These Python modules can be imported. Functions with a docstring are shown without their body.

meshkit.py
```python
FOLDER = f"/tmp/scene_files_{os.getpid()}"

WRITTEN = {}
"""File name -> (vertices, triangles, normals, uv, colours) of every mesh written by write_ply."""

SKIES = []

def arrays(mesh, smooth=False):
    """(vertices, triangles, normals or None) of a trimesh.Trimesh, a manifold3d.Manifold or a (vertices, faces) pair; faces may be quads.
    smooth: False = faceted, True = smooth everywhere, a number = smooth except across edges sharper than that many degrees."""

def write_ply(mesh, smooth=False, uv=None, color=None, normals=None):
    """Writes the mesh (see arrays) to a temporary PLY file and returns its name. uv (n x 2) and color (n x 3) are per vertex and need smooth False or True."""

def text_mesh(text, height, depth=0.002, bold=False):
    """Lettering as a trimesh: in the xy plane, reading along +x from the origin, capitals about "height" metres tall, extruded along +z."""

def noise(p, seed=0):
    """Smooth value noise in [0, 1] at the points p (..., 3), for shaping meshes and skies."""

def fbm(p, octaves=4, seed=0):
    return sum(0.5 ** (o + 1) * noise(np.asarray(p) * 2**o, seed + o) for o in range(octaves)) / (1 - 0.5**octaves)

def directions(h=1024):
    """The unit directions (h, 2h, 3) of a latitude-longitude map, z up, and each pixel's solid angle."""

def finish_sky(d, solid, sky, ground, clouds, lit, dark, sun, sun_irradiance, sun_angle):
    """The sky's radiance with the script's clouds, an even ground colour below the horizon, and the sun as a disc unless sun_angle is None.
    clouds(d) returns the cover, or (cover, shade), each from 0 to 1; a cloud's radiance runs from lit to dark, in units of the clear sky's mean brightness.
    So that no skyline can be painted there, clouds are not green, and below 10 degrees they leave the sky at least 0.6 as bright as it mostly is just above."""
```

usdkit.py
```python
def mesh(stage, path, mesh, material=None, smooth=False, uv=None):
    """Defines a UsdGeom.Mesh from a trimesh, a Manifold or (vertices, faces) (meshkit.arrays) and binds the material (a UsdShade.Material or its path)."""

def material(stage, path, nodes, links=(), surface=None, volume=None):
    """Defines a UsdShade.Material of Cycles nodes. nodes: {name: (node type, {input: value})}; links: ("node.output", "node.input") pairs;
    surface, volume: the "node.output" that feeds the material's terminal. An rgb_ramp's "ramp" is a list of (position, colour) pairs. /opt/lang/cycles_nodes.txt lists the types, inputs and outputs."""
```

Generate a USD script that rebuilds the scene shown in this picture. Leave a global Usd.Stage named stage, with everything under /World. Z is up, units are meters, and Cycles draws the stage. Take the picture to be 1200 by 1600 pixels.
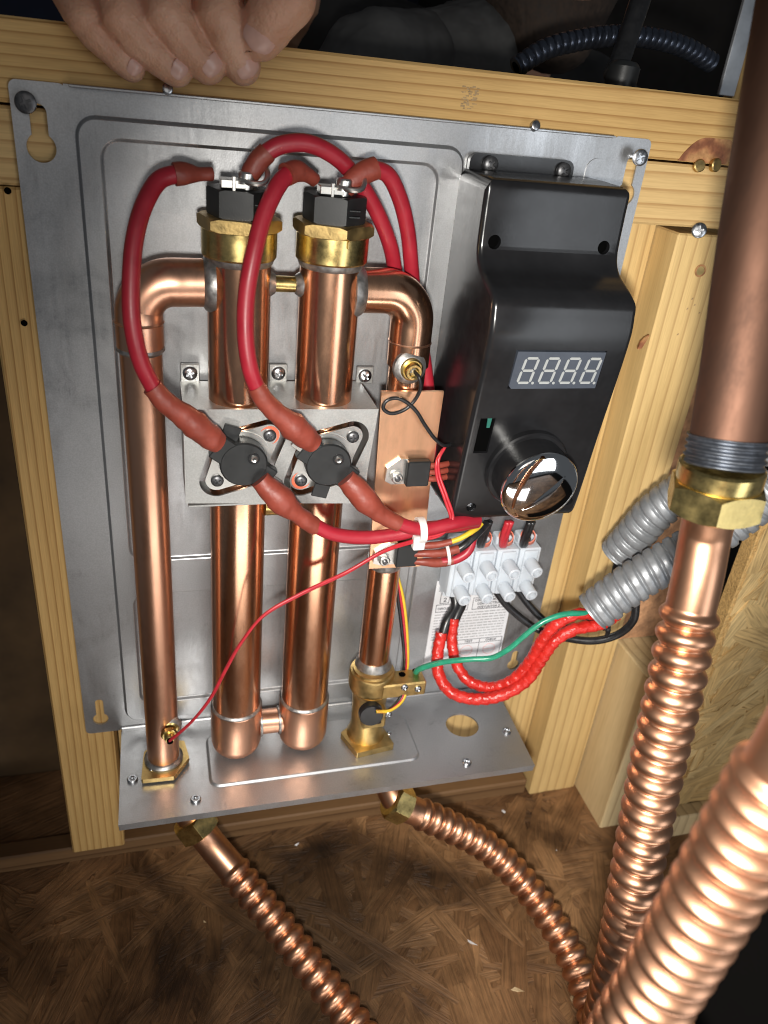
import math
import random

import numpy as np
import shapely
import trimesh
import manifold3d as m3
from shapely import affinity
from shapely.geometry import Point, Polygon, box as sbox
from pxr import Gf, Sdf, Usd, UsdGeom, UsdLux, UsdShade

import meshkit
import usdkit

stage = Usd.Stage.CreateInMemory()
UsdGeom.Xform.Define(stage, '/World')
random.seed(7)
rng = np.random.default_rng(7)
MM = 0.001

# ------------------------------------------------------------------ camera
cam = UsdGeom.Camera.Define(stage, '/World/camera')
cam.AddTransformOp().Set(Gf.Matrix4d(*sum([[0.962093, -0.255333, 0.095822, 0.0], [0.044641, 0.494057, 0.868283, 0.0], [-0.269043, -0.831091, 0.486727, 0.0], [0.053211, -0.391399, 0.380371, 1.0]], [])))
cam.CreateHorizontalApertureAttr(36.0)
cam.CreateVerticalApertureAttr(48.0)
cam.CreateFocalLengthAttr(36.882)
cam.CreateClippingRangeAttr(Gf.Vec2f(0.01, 50))
cam.CreateFStopAttr(15.0)
cam.CreateFocusDistanceAttr(0.39)
cam.CreateExposureAttr(0.0)

# ------------------------------------------------------------------ light: a work lamp held to the right, added unseen fill and reflection lights, dim room light
def rect_light(name, pos, target, w, h, power, color):
    l = UsdLux.RectLight.Define(stage, '/World/' + name)
    l.CreateWidthAttr(w); l.CreateHeightAttr(h)
    l.CreateIntensityAttr(power); l.CreateColorAttr(Gf.Vec3f(*color))
    l.CreateNormalizeAttr(True)
    m = Gf.Matrix4d().SetLookAt(Gf.Vec3d(*[c * MM for c in pos]), Gf.Vec3d(*[c * MM for c in target]), Gf.Vec3d(0, 0, 1)).GetInverse()
    l.AddTransformOp().Set(m)
    return l

def spot_light(name, pos, target, radius, power, color, cone, soft):
    l = UsdLux.SphereLight.Define(stage, '/World/' + name)
    l.CreateRadiusAttr(radius); l.CreateIntensityAttr(power); l.CreateColorAttr(Gf.Vec3f(*color)); l.CreateNormalizeAttr(True)
    sh = UsdLux.ShapingAPI.Apply(l.GetPrim())
    sh.CreateShapingConeAngleAttr(cone); sh.CreateShapingConeSoftnessAttr(soft)
    l.AddTransformOp().Set(Gf.Matrix4d().SetLookAt(Gf.Vec3d(*[c * MM for c in pos]), Gf.Vec3d(*[c * MM for c in target]), Gf.Vec3d(0, 0, 1)).GetInverse())
    return l

spot_light('work_lamp', (52, -415, 350), (362, 0, 75), 0.012, 5.0, (1.0, 0.965, 0.90), 46.0, 1.0)
rect_light('fill_light', (-100, -900, 620), (120, 0, 180), 0.50, 0.50, 0.21, (1.0, 0.94, 0.87))  # added unseen area light, soft fill for the left side
rect_light('sheen_light', (600, -900, 190), (220, 0, 220), 0.34, 0.60, 0.62, (0.90, 0.95, 1.0))  # added unseen panel that puts sheen on the box and upper tubes
rect_light('tube_glint_light', (190, -420, -104), (130, 0, 200), 0.36, 0.11, 0.20, (1.0, 0.97, 0.93))  # added unseen low panel, reflected as bright strips in the lower tubes
dome = UsdLux.DomeLight.Define(stage, '/World/room_light')
dome.CreateIntensityAttr(1.0)

L = '/World/Looks/'
def mat(name, nodes, links=(), surface='p.BSDF', volume=None):
    return usdkit.material(stage, L + name, nodes, links, surface, volume)

room = usdkit.material(stage, L + 'room_air', {'b': ('background_shader', {'color': (0.85, 0.92, 1.0), 'strength': 0.075})}, surface='b.background')
UsdShade.MaterialBindingAPI.Apply(dome.GetPrim()).Bind(room)

# ------------------------------------------------------------------ materials
def plain(name, color, rough=0.5, metal=0.0, var=0.12, scale=60.0, bump=0.0, bscale=400.0, rvar=0.08, dist=0.0002, stretch=(1, 1, 1), **extra):
    c = np.array(color, float)
    nodes = {'g': ('geometry', {}), 'm': ('mapping', {'scale': stretch}),
             'n': ('noise_texture', {'scale': scale, 'detail': 5.0, 'roughness': 0.6}),
             'r': ('rgb_ramp', {'ramp': [(0.3, tuple(c * (1 - var))), (0.7, tuple(np.clip(c * (1 + var), 0, 1)))]}),
             'q': ('map_range', {'from_min': 0.3, 'from_max': 0.7, 'to_min': max(rough - rvar, 0.02), 'to_max': rough + rvar}),
             'p': ('principled_bsdf', {'metallic': metal, 'roughness': rough, **extra})}
    links = [('g.position', 'm.vector'), ('m.vector', 'n.vector'), ('n.fac', 'r.fac'), ('r.color', 'p.base_color'), ('n.fac', 'q.value'), ('q.result', 'p.roughness')]
    if bump:
        nodes['bn'] = ('noise_texture', {'scale': bscale, 'detail': 3.0})
        nodes['b'] = ('bump', {'strength': bump, 'distance': dist})
        links += [('m.vector', 'bn.vector'), ('bn.fac', 'b.height'), ('b.normal', 'p.normal')]
    return mat(name, nodes, links)

def steel_mat(name, color, rough, metal=0.85):
    return mat(name, {
        'g': ('geometry', {}), 'm': ('mapping', {'scale': (40, 40, 3)}),
        'n': ('noise_texture', {'scale': 12.0, 'detail': 6.0, 'roughness': 0.65}),
        'f': ('noise_texture', {'scale': 1400.0, 'detail': 2.0}),
        's': ('noise_texture', {'scale': 14.0, 'detail': 4.0}), 'sm': ('noise_texture', {'scale': 20.0, 'detail': 8.0, 'roughness': 0.7, 'distortion': 1.5}), 'mr': ('map_range', {'from_min': 0.35, 'from_max': 0.7, 'to_min': -0.05, 'to_max': 0.10}), 'ar': ('math', {'math_type': 'add'}),
        'r': ('rgb_ramp', {'ramp': [(0.3, tuple(np.array(color) * 0.86)), (0.7, tuple(np.array(color) * 1.1))]}),
        'f2': ('rgb_ramp', {'ramp': [(0.3, (0.84, 0.84, 0.84)), (0.7, (1, 1, 1))]}),
        'x': ('mix_color', {'blend_type': 'multiply', 'fac': 1.0}),
        'q': ('map_range', {'from_min': 0.3, 'from_max': 0.7, 'to_min': rough - 0.03, 'to_max': rough + 0.04}),
        'b': ('bump', {'strength': 0.15, 'distance': 0.00015}),
        'p': ('principled_bsdf', {'metallic': metal, 'roughness': rough})},
        [('g.position', 'm.vector'), ('m.vector', 'n.vector'), ('g.position', 'f.vector'), ('g.position', 's.vector'), ('s.fac', 'r.fac'),
         ('r.color', 'x.a'), ('f.fac', 'f2.fac'), ('f2.color', 'x.b'), ('x.result', 'p.base_color'), ('n.fac', 'q.value'), ('g.position', 'sm.vector'), ('sm.fac', 'mr.value'), ('q.result', 'ar.value1'), ('mr.result', 'ar.value2'), ('ar.value', 'p.roughness'),
         ('f.fac', 'b.height'), ('b.normal', 'p.normal')])

def copper_mat(name, color, rough, dirt=0.35, dark=(0.20, 0.085, 0.045)):
    """Drawn copper: faint lengthwise streaks, tarnish patches, small spots and scratches."""
    c = np.array(color)
    return mat(name, {
        'g': ('geometry', {}), 'm': ('mapping', {'scale': (240, 240, 3)}), 'm2': ('mapping', {'scale': (55, 55, 22)}),
        'n': ('noise_texture', {'scale': 1.0, 'detail': 3.0, 'roughness': 0.5}),
        's': ('noise_texture', {'scale': 1.0, 'detail': 7.0, 'roughness': 0.7}),
        'v': ('voronoi_texture', {'scale': 130.0, 'detail': 2.0}),
        'r': ('rgb_ramp', {'ramp': [(0.3, tuple(c * 0.93)), (0.7, tuple(np.clip(c * 1.04, 0, 1)))]}),
        'dr': ('rgb_ramp', {'ramp': [(0.52, (0, 0, 0)), (0.74, (dirt,) * 3)]}),
        'vr': ('rgb_ramp', {'ramp': [(0.035, (0.55, 0.55, 0.55)), (0.06, (1, 1, 1))]}),
        'x': ('mix_color', {'b': dark}), 'x2': ('mix_color', {'blend_type': 'multiply', 'fac': min(1.0, dirt + 0.3)}),
        'q': ('map_range', {'from_min': 0.3, 'from_max': 0.75, 'to_min': rough - 0.02, 'to_max': rough + 0.06 + 0.08 * dirt}),
        'p': ('principled_bsdf', {'metallic': 1.0, 'roughness': rough})},
        [('g.position', 'm.vector'), ('g.position', 'm2.vector'), ('m.vector', 'n.vector'), ('m2.vector', 's.vector'), ('g.position', 'v.vector'),
         ('n.fac', 'r.fac'), ('s.fac', 'dr.fac'), ('r.color', 'x.a'), ('dr.color', 'x.fac'), ('x.result', 'x2.a'), ('v.distance', 'vr.fac'), ('vr.color', 'x2.b'), ('x2.result', 'p.base_color'),
         ('s.fac', 'q.value'), ('q.result', 'p.roughness')])

def wood_mat(name, axis, light, dark, seed, period=7.0, distortion=3.0, contrast=1.0, bump=0.35):
    """Pine: dark growth-ring lines along the grain; axis is the grain's direction."""
    along, sc = 'xyz'.index(axis), [1000.0, 1000.0, 1000.0]
    sc[along] = 45.0
    s2 = [1.0, 1.0, 1.0]; s2[along] = 0.09
    s3 = [1.0, 1.0, 1.0]; s3[along] = 0.03
    l, d = np.array(light), np.array(dark)
    across = {'x': 'z', 'z': 'x', 'y': 'x'}[axis]
    return mat(name, {
        'g': ('geometry', {}), 'm': ('mapping', {'scale': s2, 'location': (seed * 1.7, seed * 0.9, seed * 2.3)}),
        'm3': ('mapping', {'scale': s3, 'location': (seed * 0.7, seed * 1.9, seed * 1.3)}),
        'w': ('wave_texture', {'bands_direction': across, 'scale': 314.0 / period * 0.94 / 1.0 * 0.94, 'distortion': distortion * 5.0, 'detail': 2.5, 'detail_scale': 0.24, 'detail_roughness': 0.45, 'profile': 'saw'}),
        'n': ('noise_texture', {'scale': 1500.0, 'detail': 3.0, 'roughness': 0.7}),
        'n2': ('noise_texture', {'scale': 30.0, 'detail': 6.0, 'roughness': 0.65}),
        'r': ('rgb_ramp', {'ramp': [(0.0, tuple(l)), (0.55, tuple(l * 0.95 + d * 0.05)), (0.80, tuple(l * (1 - 0.45 * contrast) + d * 0.45 * contrast)), (0.90, tuple(l * (1 - contrast) + d * contrast)), (0.97, tuple(l * (1 - contrast) + d * contrast)), (1.0, tuple(l))]}),
        'fr': ('rgb_ramp', {'ramp': [(0.25, (0.72, 0.70, 0.66)), (0.6, (1.0, 1.0, 1.0))]}),
        'br': ('rgb_ramp', {'ramp': [(0.25, (0.66, 0.60, 0.50)), (0.5, (0.93, 0.91, 0.87)), (0.75, (1.0, 1.0, 1.0))]}),
        'x1': ('mix_color', {'blend_type': 'multiply', 'fac': 0.65}), 'x2': ('mix_color', {'blend_type': 'multiply', 'fac': 0.8}),
        'b': ('bump', {'strength': bump, 'distance': 0.0003}),
        'p': ('principled_bsdf', {'roughness': 0.62, 'specular_ior_level': 0.3})},
        [('g.position', 'm.vector'), ('g.position', 'm3.vector'), ('m.vector', 'w.vector'), ('m3.vector', 'n.vector'), ('m.vector', 'n2.vector'), ('w.fac', 'r.fac'), ('r.color', 'x1.a'),
         ('n.fac', 'fr.fac'), ('fr.color', 'x1.b'), ('x1.result', 'x2.a'), ('n2.fac', 'br.fac'), ('br.color', 'x2.b'), ('x2.result', 'p.base_color'),
         ('n.fac', 'b.height'), ('b.normal', 'p.normal')])

PINE_L, PINE_D = (0.56, 0.37, 0.165), (0.30, 0.155, 0.05)
M = {
    'rail': wood_mat('pine_rail', 'x', (0.63, 0.41, 0.165), (0.34, 0.17, 0.045), 1.0, 4.2, 4.0, 0.72),
    'rail2': wood_mat('pine_rail_lower', 'x', (0.65, 0.45, 0.205), (0.42, 0.24, 0.09), 2.3, 7.0, 3.5, 0.75),
    'stud': wood_mat('pine_stud', 'z', (0.60, 0.385, 0.15), (0.32, 0.165, 0.045), 3.1, 4.4, 2.5, 0.75),
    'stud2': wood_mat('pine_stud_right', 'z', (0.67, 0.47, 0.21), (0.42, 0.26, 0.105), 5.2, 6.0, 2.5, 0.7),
    'stud3': wood_mat('pine_stud_grey', 'z', (0.66, 0.51, 0.29), (0.40, 0.28, 0.15), 6.7, 7.0, 2.5, 0.8),
    'sole': wood_mat('dirty_shaded_sole', 'x', (0.19, 0.105, 0.048), (0.10, 0.05, 0.02), 4.4, 9.0, 4.0),  # dirty wood, with the shade of the tray put into the colour
    'bark': plain('rough_bark_edge', (0.42, 0.22, 0.11), 0.85, var=0.45, scale=90, bump=0.8, bscale=260, dist=0.002),
    'knot': mat('knot_wood', {'g': ('geometry', {}), 'm': ('mapping', {'location': (-0.3335, 0.0, -0.352)}),
        'w': ('wave_texture', {'wave_type': 'rings', 'rings_direction': 'y', 'scale': 26.0, 'distortion': 5.0, 'detail': 3.0, 'detail_scale': 3.0}),
        'n': ('noise_texture', {'scale': 300.0, 'detail': 5.0}),
        'r': ('rgb_ramp', {'ramp': [(0.0, (0.22, 0.075, 0.03)), (0.5, (0.36, 0.15, 0.06)), (1.0, (0.48, 0.25, 0.10))]}),
        'fr': ('rgb_ramp', {'ramp': [(0.3, (0.55, 0.5, 0.45)), (0.6, (1, 1, 1))]}), 'x': ('mix_color', {'blend_type': 'multiply', 'fac': 0.9}),
        'b': ('bump', {'strength': 0.6, 'distance': 0.0006}), 'p': ('principled_bsdf', {'roughness': 0.6})},
        [('g.position', 'm.vector'), ('m.vector', 'w.vector'), ('g.position', 'n.vector'), ('w.fac', 'r.fac'), ('n.fac', 'fr.fac'), ('r.color', 'x.a'), ('fr.color', 'x.b'),
         ('x.result', 'p.base_color'), ('n.fac', 'b.height'), ('b.normal', 'p.normal')]),
    'steel': steel_mat('galvanized_steel', (0.47, 0.475, 0.485), 0.38, 0.85),
    'steel_bright': steel_mat('bracket_steel', (0.50, 0.50, 0.485), 0.40, 0.8),
    'nickel': plain('bright_nickel', (0.62, 0.61, 0.58), 0.34, 1.0, 0.05, 60, rvar=0.03),
    'screw': plain('screw_steel', (0.42, 0.43, 0.45), 0.3, 1.0, 0.2, 600),
    'dark_screw': plain('dark_screw_steel', (0.12, 0.12, 0.125), 0.42, 0.85, 0.3, 500),
    'copper': copper_mat('copper_tube', (0.86, 0.48, 0.30), 0.20, 0.10),
    'copper_dull': copper_mat('dull_copper', (0.80, 0.45, 0.30), 0.31, 0.22),
    'copper_flex': copper_mat('corrugated_copper', (0.60, 0.325, 0.20), 0.34, 0.5),
    'copper_old': copper_mat('aged_copper', (0.115, 0.062, 0.043), 0.58, 1.0, (0.07, 0.042, 0.032)),
    'copper_plate': copper_mat('copper_plate', (0.86, 0.50, 0.30), 0.33, 0.2),
    'brass': plain('brass', (0.72, 0.55, 0.22), 0.27, 1.0, 0.15, 120, 0.1),
    'brass_rough': plain('cast_brass', (0.55, 0.39, 0.16), 0.42, 1.0, 0.2, 160, 0.35, 700),
    'solder': plain('solder', (0.33, 0.32, 0.31), 0.42, 0.9, 0.35, 300, 0.5, 500),
    'black': plain('black_plastic', (0.010, 0.010, 0.011), 0.23, 0.0, 0.2, 40, 0.05, 1500, 0.05),
    'black_matte': plain('matte_black_plastic', (0.012, 0.013, 0.0135), 0.42, 0.0, 0.25, 120, 0.15, 1800),
    'hole': plain('painted_hole_black', (0.002, 0.002, 0.002), 0.9, specular_ior_level=0.0),  # near black; paints the shade in holes, slots, wells and conduit mouths
    'green_board': plain('green_board', (0.01, 0.10, 0.075), 0.5),
    'red_cable': plain('red_silicone_cable', (0.30, 0.012, 0.024), 0.40, 0.0, 0.1, 90, 0.08, 900),
    'red_wire': plain('red_wire', (0.40, 0.02, 0.03), 0.38, 0.0, 0.12, 200),
    'shrink': plain('heat_shrink', (0.21, 0.038, 0.023), 0.50, 0.0, 0.16, 110, 0.35, 420, 0.08, 0.0006),
    'orange_sleeve': plain('orange_sleeve', (0.58, 0.12, 0.06), 0.5, 0.0, 0.1, 150),
    'tape': plain('red_tape', (0.50, 0.020, 0.014), 0.32, 0.0, 0.22, 130, 0.6, 500, 0.14, 0.0009),
    'black_wire': plain('black_wire', (0.012, 0.012, 0.013), 0.33, 0.0, 0.2, 200),
    'yellow_wire': plain('yellow_wire', (0.62, 0.42, 0.03), 0.42, 0.0, 0.1, 200),
    'green_wire': plain('green_wire', (0.02, 0.24, 0.14), 0.33, 0.0, 0.2, 160, 0.2, 700),
    'white_plastic': plain('white_nylon', (0.55, 0.60, 0.66), 0.42, 0.0, 0.04, 90, subsurface_weight=0.3, subsurface_radius=(0.6, 0.6, 0.6), subsurface_scale=0.004),
    'zip': plain('clear_nylon', (0.72, 0.70, 0.68), 0.35, 0.0, 0.05, 150, subsurface_weight=0.3, subsurface_radius=(0.6, 0.6, 0.6), subsurface_scale=0.002),
    'paper': plain('label_paper', (0.62, 0.62, 0.64), 0.6, 0.0, 0.03, 40),
    'stamp': plain('faded_stamp', (0.34, 0.23, 0.115), 0.8, 0.0, 0.35, 400), 'ink': plain('label_ink', (0.10, 0.10, 0.11), 0.7), 'grey_ink': plain('label_grey_ink', (0.36, 0.36, 0.37), 0.7),
    'pink_ink': plain('label_pink_ink', (0.66, 0.42, 0.42), 0.7),
    'display': plain('display_face', (0.05, 0.058, 0.075), 0.3, 0.0, 0.06, 60),
    'segment': plain('display_segment', (0.27, 0.28, 0.28), 0.5, 0.0, 0.03, 200),
    'chrome': plain('chrome', (0.93, 0.93, 0.93), 0.06, 1.0, 0.02, 60, rvar=0.012),
    'conduit': plain('grey_conduit_steel', (0.29, 0.30, 0.315), 0.46, 0.5, 0.12, 160, 0.2, 900),
    'dark_conduit': plain('dark_conduit', (0.055, 0.065, 0.09), 0.3, 0.8, 0.2, 200),
    'skin': mat('skin', {'g': ('geometry', {}), 'n': ('noise_texture', {'scale': 70.0, 'detail': 5.0}), 'k': ('voronoi_texture', {'scale': 900.0}), 'k2': ('noise_texture', {'scale': 500.0, 'detail': 4.0}),
        'r': ('rgb_ramp', {'ramp': [(0.3, (0.50, 0.25, 0.15)), (0.7, (0.64, 0.36, 0.24))]}),
        'ad': ('math', {'math_type': 'multiply_add', 'value2': 0.6}),
        'b': ('bump', {'strength': 0.55, 'distance': 0.0005}), 'p': ('principled_bsdf', {'roughness': 0.5, 'subsurface_weight': 0.25, 'subsurface_radius': (1.0, 0.3, 0.15), 'subsurface_scale': 0.004})},
        [('g.position', 'n.vector'), ('g.position', 'k.vector'), ('g.position', 'k2.vector'), ('n.fac', 'r.fac'), ('r.color', 'p.base_color'), ('k.distance', 'ad.value1'), ('k2.fac', 'ad.value3'), ('ad.value', 'b.height'), ('b.normal', 'p.normal')]),
    'nail': plain('finger_nail', (0.62, 0.34, 0.27), 0.33, 0.0, 0.08, 120, subsurface_weight=0.2, subsurface_radius=(1, 0.4, 0.3), subsurface_scale=0.002),
    'shirt': plain('dark_cotton', (0.030, 0.030, 0.031), 0.9, 0.0, 0.3, 60, 0.6, 1800, sheen_weight=0.05),
    'grey_cloth': plain('dark_grey_cloth', (0.070, 0.070, 0.070), 0.9, 0.0, 0.25, 60, 0.6, 1800),
    'beard': plain('dark_beard', (0.035, 0.022, 0.015), 0.8, 0.0, 0.4, 300, 0.8, 1500),
    'navy': plain('navy_cloth', (0.016, 0.022, 0.045), 0.85, 0.0, 0.35, 30, 0.5, 900),
    'unlit_wall': plain('unlit_tone_sheathing', (0.12, 0.072, 0.034), 0.85, 0.0, 0.35, 25, 0.4, 200),  # same sheathing in a darker colour that stands for being unlit
    'void_black': plain('painted_void_dark', (0.012, 0.009, 0.007), 0.9),  # near black colour stands in for unlit depth
    'white_scrap': plain('white_scrap', (0.72, 0.72, 0.74), 0.5, 0.0, 0.1, 300),
    'blue_scrap': plain('blue_scrap', (0.03, 0.08, 0.40), 0.4), 'yellow_scrap': plain('yellow_scrap', (0.60, 0.50, 0.06), 0.4),
    'chip': plain('wood_chip', (0.50, 0.36, 0.2), 0.7, 0.0, 0.2, 300),
    'sheet_metal': plain('white_sheet_metal', (0.55, 0.58, 0.62), 0.35, 0.5, 0.1, 40),
    'chrome_dark': plain('worn_thread', (0.11, 0.12, 0.14), 0.42, 0.9, 0.25, 300),
}
NA = 8
def strand_mat(name, dark, pale, angle, floor):
    d, p = np.array(dark), np.array(pale)
    rot = (0.0, 0.0, -angle) if floor else (0.0, angle, 0.0)
    return mat(name, {'g': ('geometry', {}), 'm': ('mapping', {'rotation': rot}), 'm2': ('mapping', {'scale': (0.05, 1.0, 1.0) if floor else (0.05, 1.0, 1.0)}),
        'n': ('noise_texture', {'scale': 700.0, 'detail': 5.0, 'roughness': 0.65}), 's': ('noise_texture', {'scale': 8.0, 'detail': 5.0, 'roughness': 0.6, 'distortion': 0.4}), 'k': ('noise_texture', {'scale': 60.0, 'detail': 5.0}),
        't': ('attribute', {'attribute': 'tone'}), 'ir': ('rgb_ramp', {'ramp': [(0.0, tuple(d)), (0.55, tuple(d * 0.5 + p * 0.5)), (1.0, tuple(p))]}),
        'r': ('rgb_ramp', {'ramp': [(0.3, (0.42, 0.40, 0.37)), (0.5, (0.9, 0.9, 0.9)), (0.72, (1.25, 1.2, 1.15))]}),
        'sr': ('rgb_ramp', {'ramp': [(0.34, (0.25, 0.22, 0.20)), (0.47, (0.72, 0.69, 0.67)), (0.62, (1.0, 1.0, 1.0))] if floor else [(0.3, (0.82, 0.79, 0.74)), (0.6, (1, 1, 1))]}),
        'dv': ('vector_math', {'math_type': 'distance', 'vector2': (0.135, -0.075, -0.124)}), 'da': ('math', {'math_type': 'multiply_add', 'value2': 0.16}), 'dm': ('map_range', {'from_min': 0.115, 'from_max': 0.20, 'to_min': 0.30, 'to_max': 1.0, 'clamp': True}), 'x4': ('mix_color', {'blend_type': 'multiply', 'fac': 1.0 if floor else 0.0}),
        'kr': ('rgb_ramp', {'ramp': [(0.3, (0.6, 0.58, 0.55)), (0.6, (1, 1, 1))]}),
        'x0': ('mix_color', {'blend_type': 'multiply', 'fac': 0.9, 'use_clamp': False}), 'x': ('mix_color', {'blend_type': 'multiply', 'fac': 1.0}), 'x3': ('mix_color', {'blend_type': 'multiply', 'fac': 0.9 if floor else 0.45}),
        'b': ('bump', {'strength': 1.0, 'distance': 0.0012}), 'p': ('principled_bsdf', {'roughness': 0.55 if floor else 0.62, 'specular_ior_level': 0.35})},
        [('g.position', 'm.vector'), ('m.vector', 'm2.vector'), ('m2.vector', 'n.vector'), ('g.position', 's.vector'), ('g.position', 'k.vector'), ('t.fac', 'ir.fac'), ('n.fac', 'r.fac'), ('s.fac', 'sr.fac'), ('k.fac', 'kr.fac'),
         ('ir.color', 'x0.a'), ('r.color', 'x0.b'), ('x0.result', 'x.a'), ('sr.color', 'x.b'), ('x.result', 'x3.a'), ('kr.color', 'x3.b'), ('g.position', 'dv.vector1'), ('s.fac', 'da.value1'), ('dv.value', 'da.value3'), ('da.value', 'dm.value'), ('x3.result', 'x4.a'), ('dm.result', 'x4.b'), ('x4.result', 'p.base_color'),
         ('n.fac', 'b.height'), ('b.normal', 'p.normal')])
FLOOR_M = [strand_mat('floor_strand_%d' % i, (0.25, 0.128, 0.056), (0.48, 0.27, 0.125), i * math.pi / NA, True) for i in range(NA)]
WALL_M = [strand_mat('wall_strand_%d' % i, (0.56, 0.36, 0.14), (0.76, 0.55, 0.26), i * math.pi / NA, False) for i in range(NA)]

# ------------------------------------------------------------------ scene helpers (all shapes in millimetres, heater plate corner at the origin)
USED, BASE = {}, {}
def numbered(path):
    k = USED.get(path, -1) + 1
    USED[path] = k
    return path if k == 0 else '%s_%03d' % (path, k)

def tag(p, label=None, cat=None, group=None, kind=None):
    for k, v in (('label', label), ('category', cat), ('group', group), ('kind', kind)):
        if v:
            p.SetCustomDataByKey(k, v)
    return p

def thing(name, label, cat, base=(0, 0, 0), group=None, kind=None):
    x = UsdGeom.Xform.Define(stage, numbered('/World/' + name))
    x.AddTranslateOp().Set(Gf.Vec3d(*[b * MM for b in base]))
    BASE[x.GetPath()] = np.array(base, float)
    return tag(x.GetPrim(), label, cat, group, kind)

def as_tm(mesh):
    if isinstance(mesh, list):
        return trimesh.util.concatenate([as_tm(m) for m in mesh])
    v, f, _ = meshkit.arrays(mesh)
    return trimesh.Trimesh(v, f, process=False)

def obj(name, mesh, material, parent=None, smooth=35, label=None, cat=None, group=None, kind=None):
    mesh = as_tm(mesh)
    root = parent.GetPath() if parent is not None else Sdf.Path('/World')
    path = numbered('%s/%s' % (root, name))
    if parent is None:
        lo, hi = mesh.bounds
        base = np.array([(lo[0] + hi[0]) / 2, (lo[1] + hi[1]) / 2, lo[2]])
    else:
        base = BASE[parent.GetPath()]
    t = mesh.copy()
    if smooth is True:
        t.remove_unreferenced_vertices()
    t.vertices = (t.vertices - base) * MM
    m = usdkit.mesh(stage, path, t, M[material] if isinstance(material, str) else material, smooth=smooth)
    if parent is None:
        m.AddTranslateOp().Set(Gf.Vec3d(*[b * MM for b in base]))
    BASE[m.GetPath()] = base
    return tag(m.GetPrim(), label, cat, group, kind)

# ------------------------------------------------------------------ shape helpers
def V3(*a): return np.array(a, float)
def unit(v): v = np.asarray(v, float); return v / np.linalg.norm(v)

def rbox(x0, x1, y0, y1, z0, z1, c=0.4):
    x0, x1 = min(x0, x1), max(x0, x1); y0, y1 = min(y0, y1), max(y0, y1); z0, z1 = min(z0, z1), max(z0, z1)
    c = min(c, (x1 - x0) / 2.01, (y1 - y0) / 2.01, (z1 - z0) / 2.01)
    pts = []
    for x, sx in ((x0, 1), (x1, -1)):
        for y, sy in ((y0, 1), (y1, -1)):
            for z, sz in ((z0, 1), (z1, -1)):
                pts += [(x + sx * c, y + sy * c, z), (x + sx * c, y, z + sz * c), (x, y + sy * c, z + sz * c)]
    return trimesh.Trimesh(*[getattr(trimesh.convex.convex_hull(np.array(pts)), k) for k in ('vertices', 'faces')], process=False)

def frame(d, hint=(0, 0, 1)):
    d = unit(d)
    h = np.array(hint, float)
    if abs(np.dot(d, unit(h))) > 0.95:
        h = V3(1, 0, 0)
    u = unit(np.cross(h, d))
    return u, np.cross(d, u), d

def place(mesh, pos, axis, hint=(0, 0, 1)):
    """Moves a mesh made along +z so that its z runs along axis from pos."""
    u, v, d = frame(axis, hint)
    t = np.eye(4); t[:3, 0], t[:3, 1], t[:3, 2], t[:3, 3] = u, v, d, pos
    m = as_tm(mesh).copy(); m.apply_transform(t)
    return m

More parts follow.
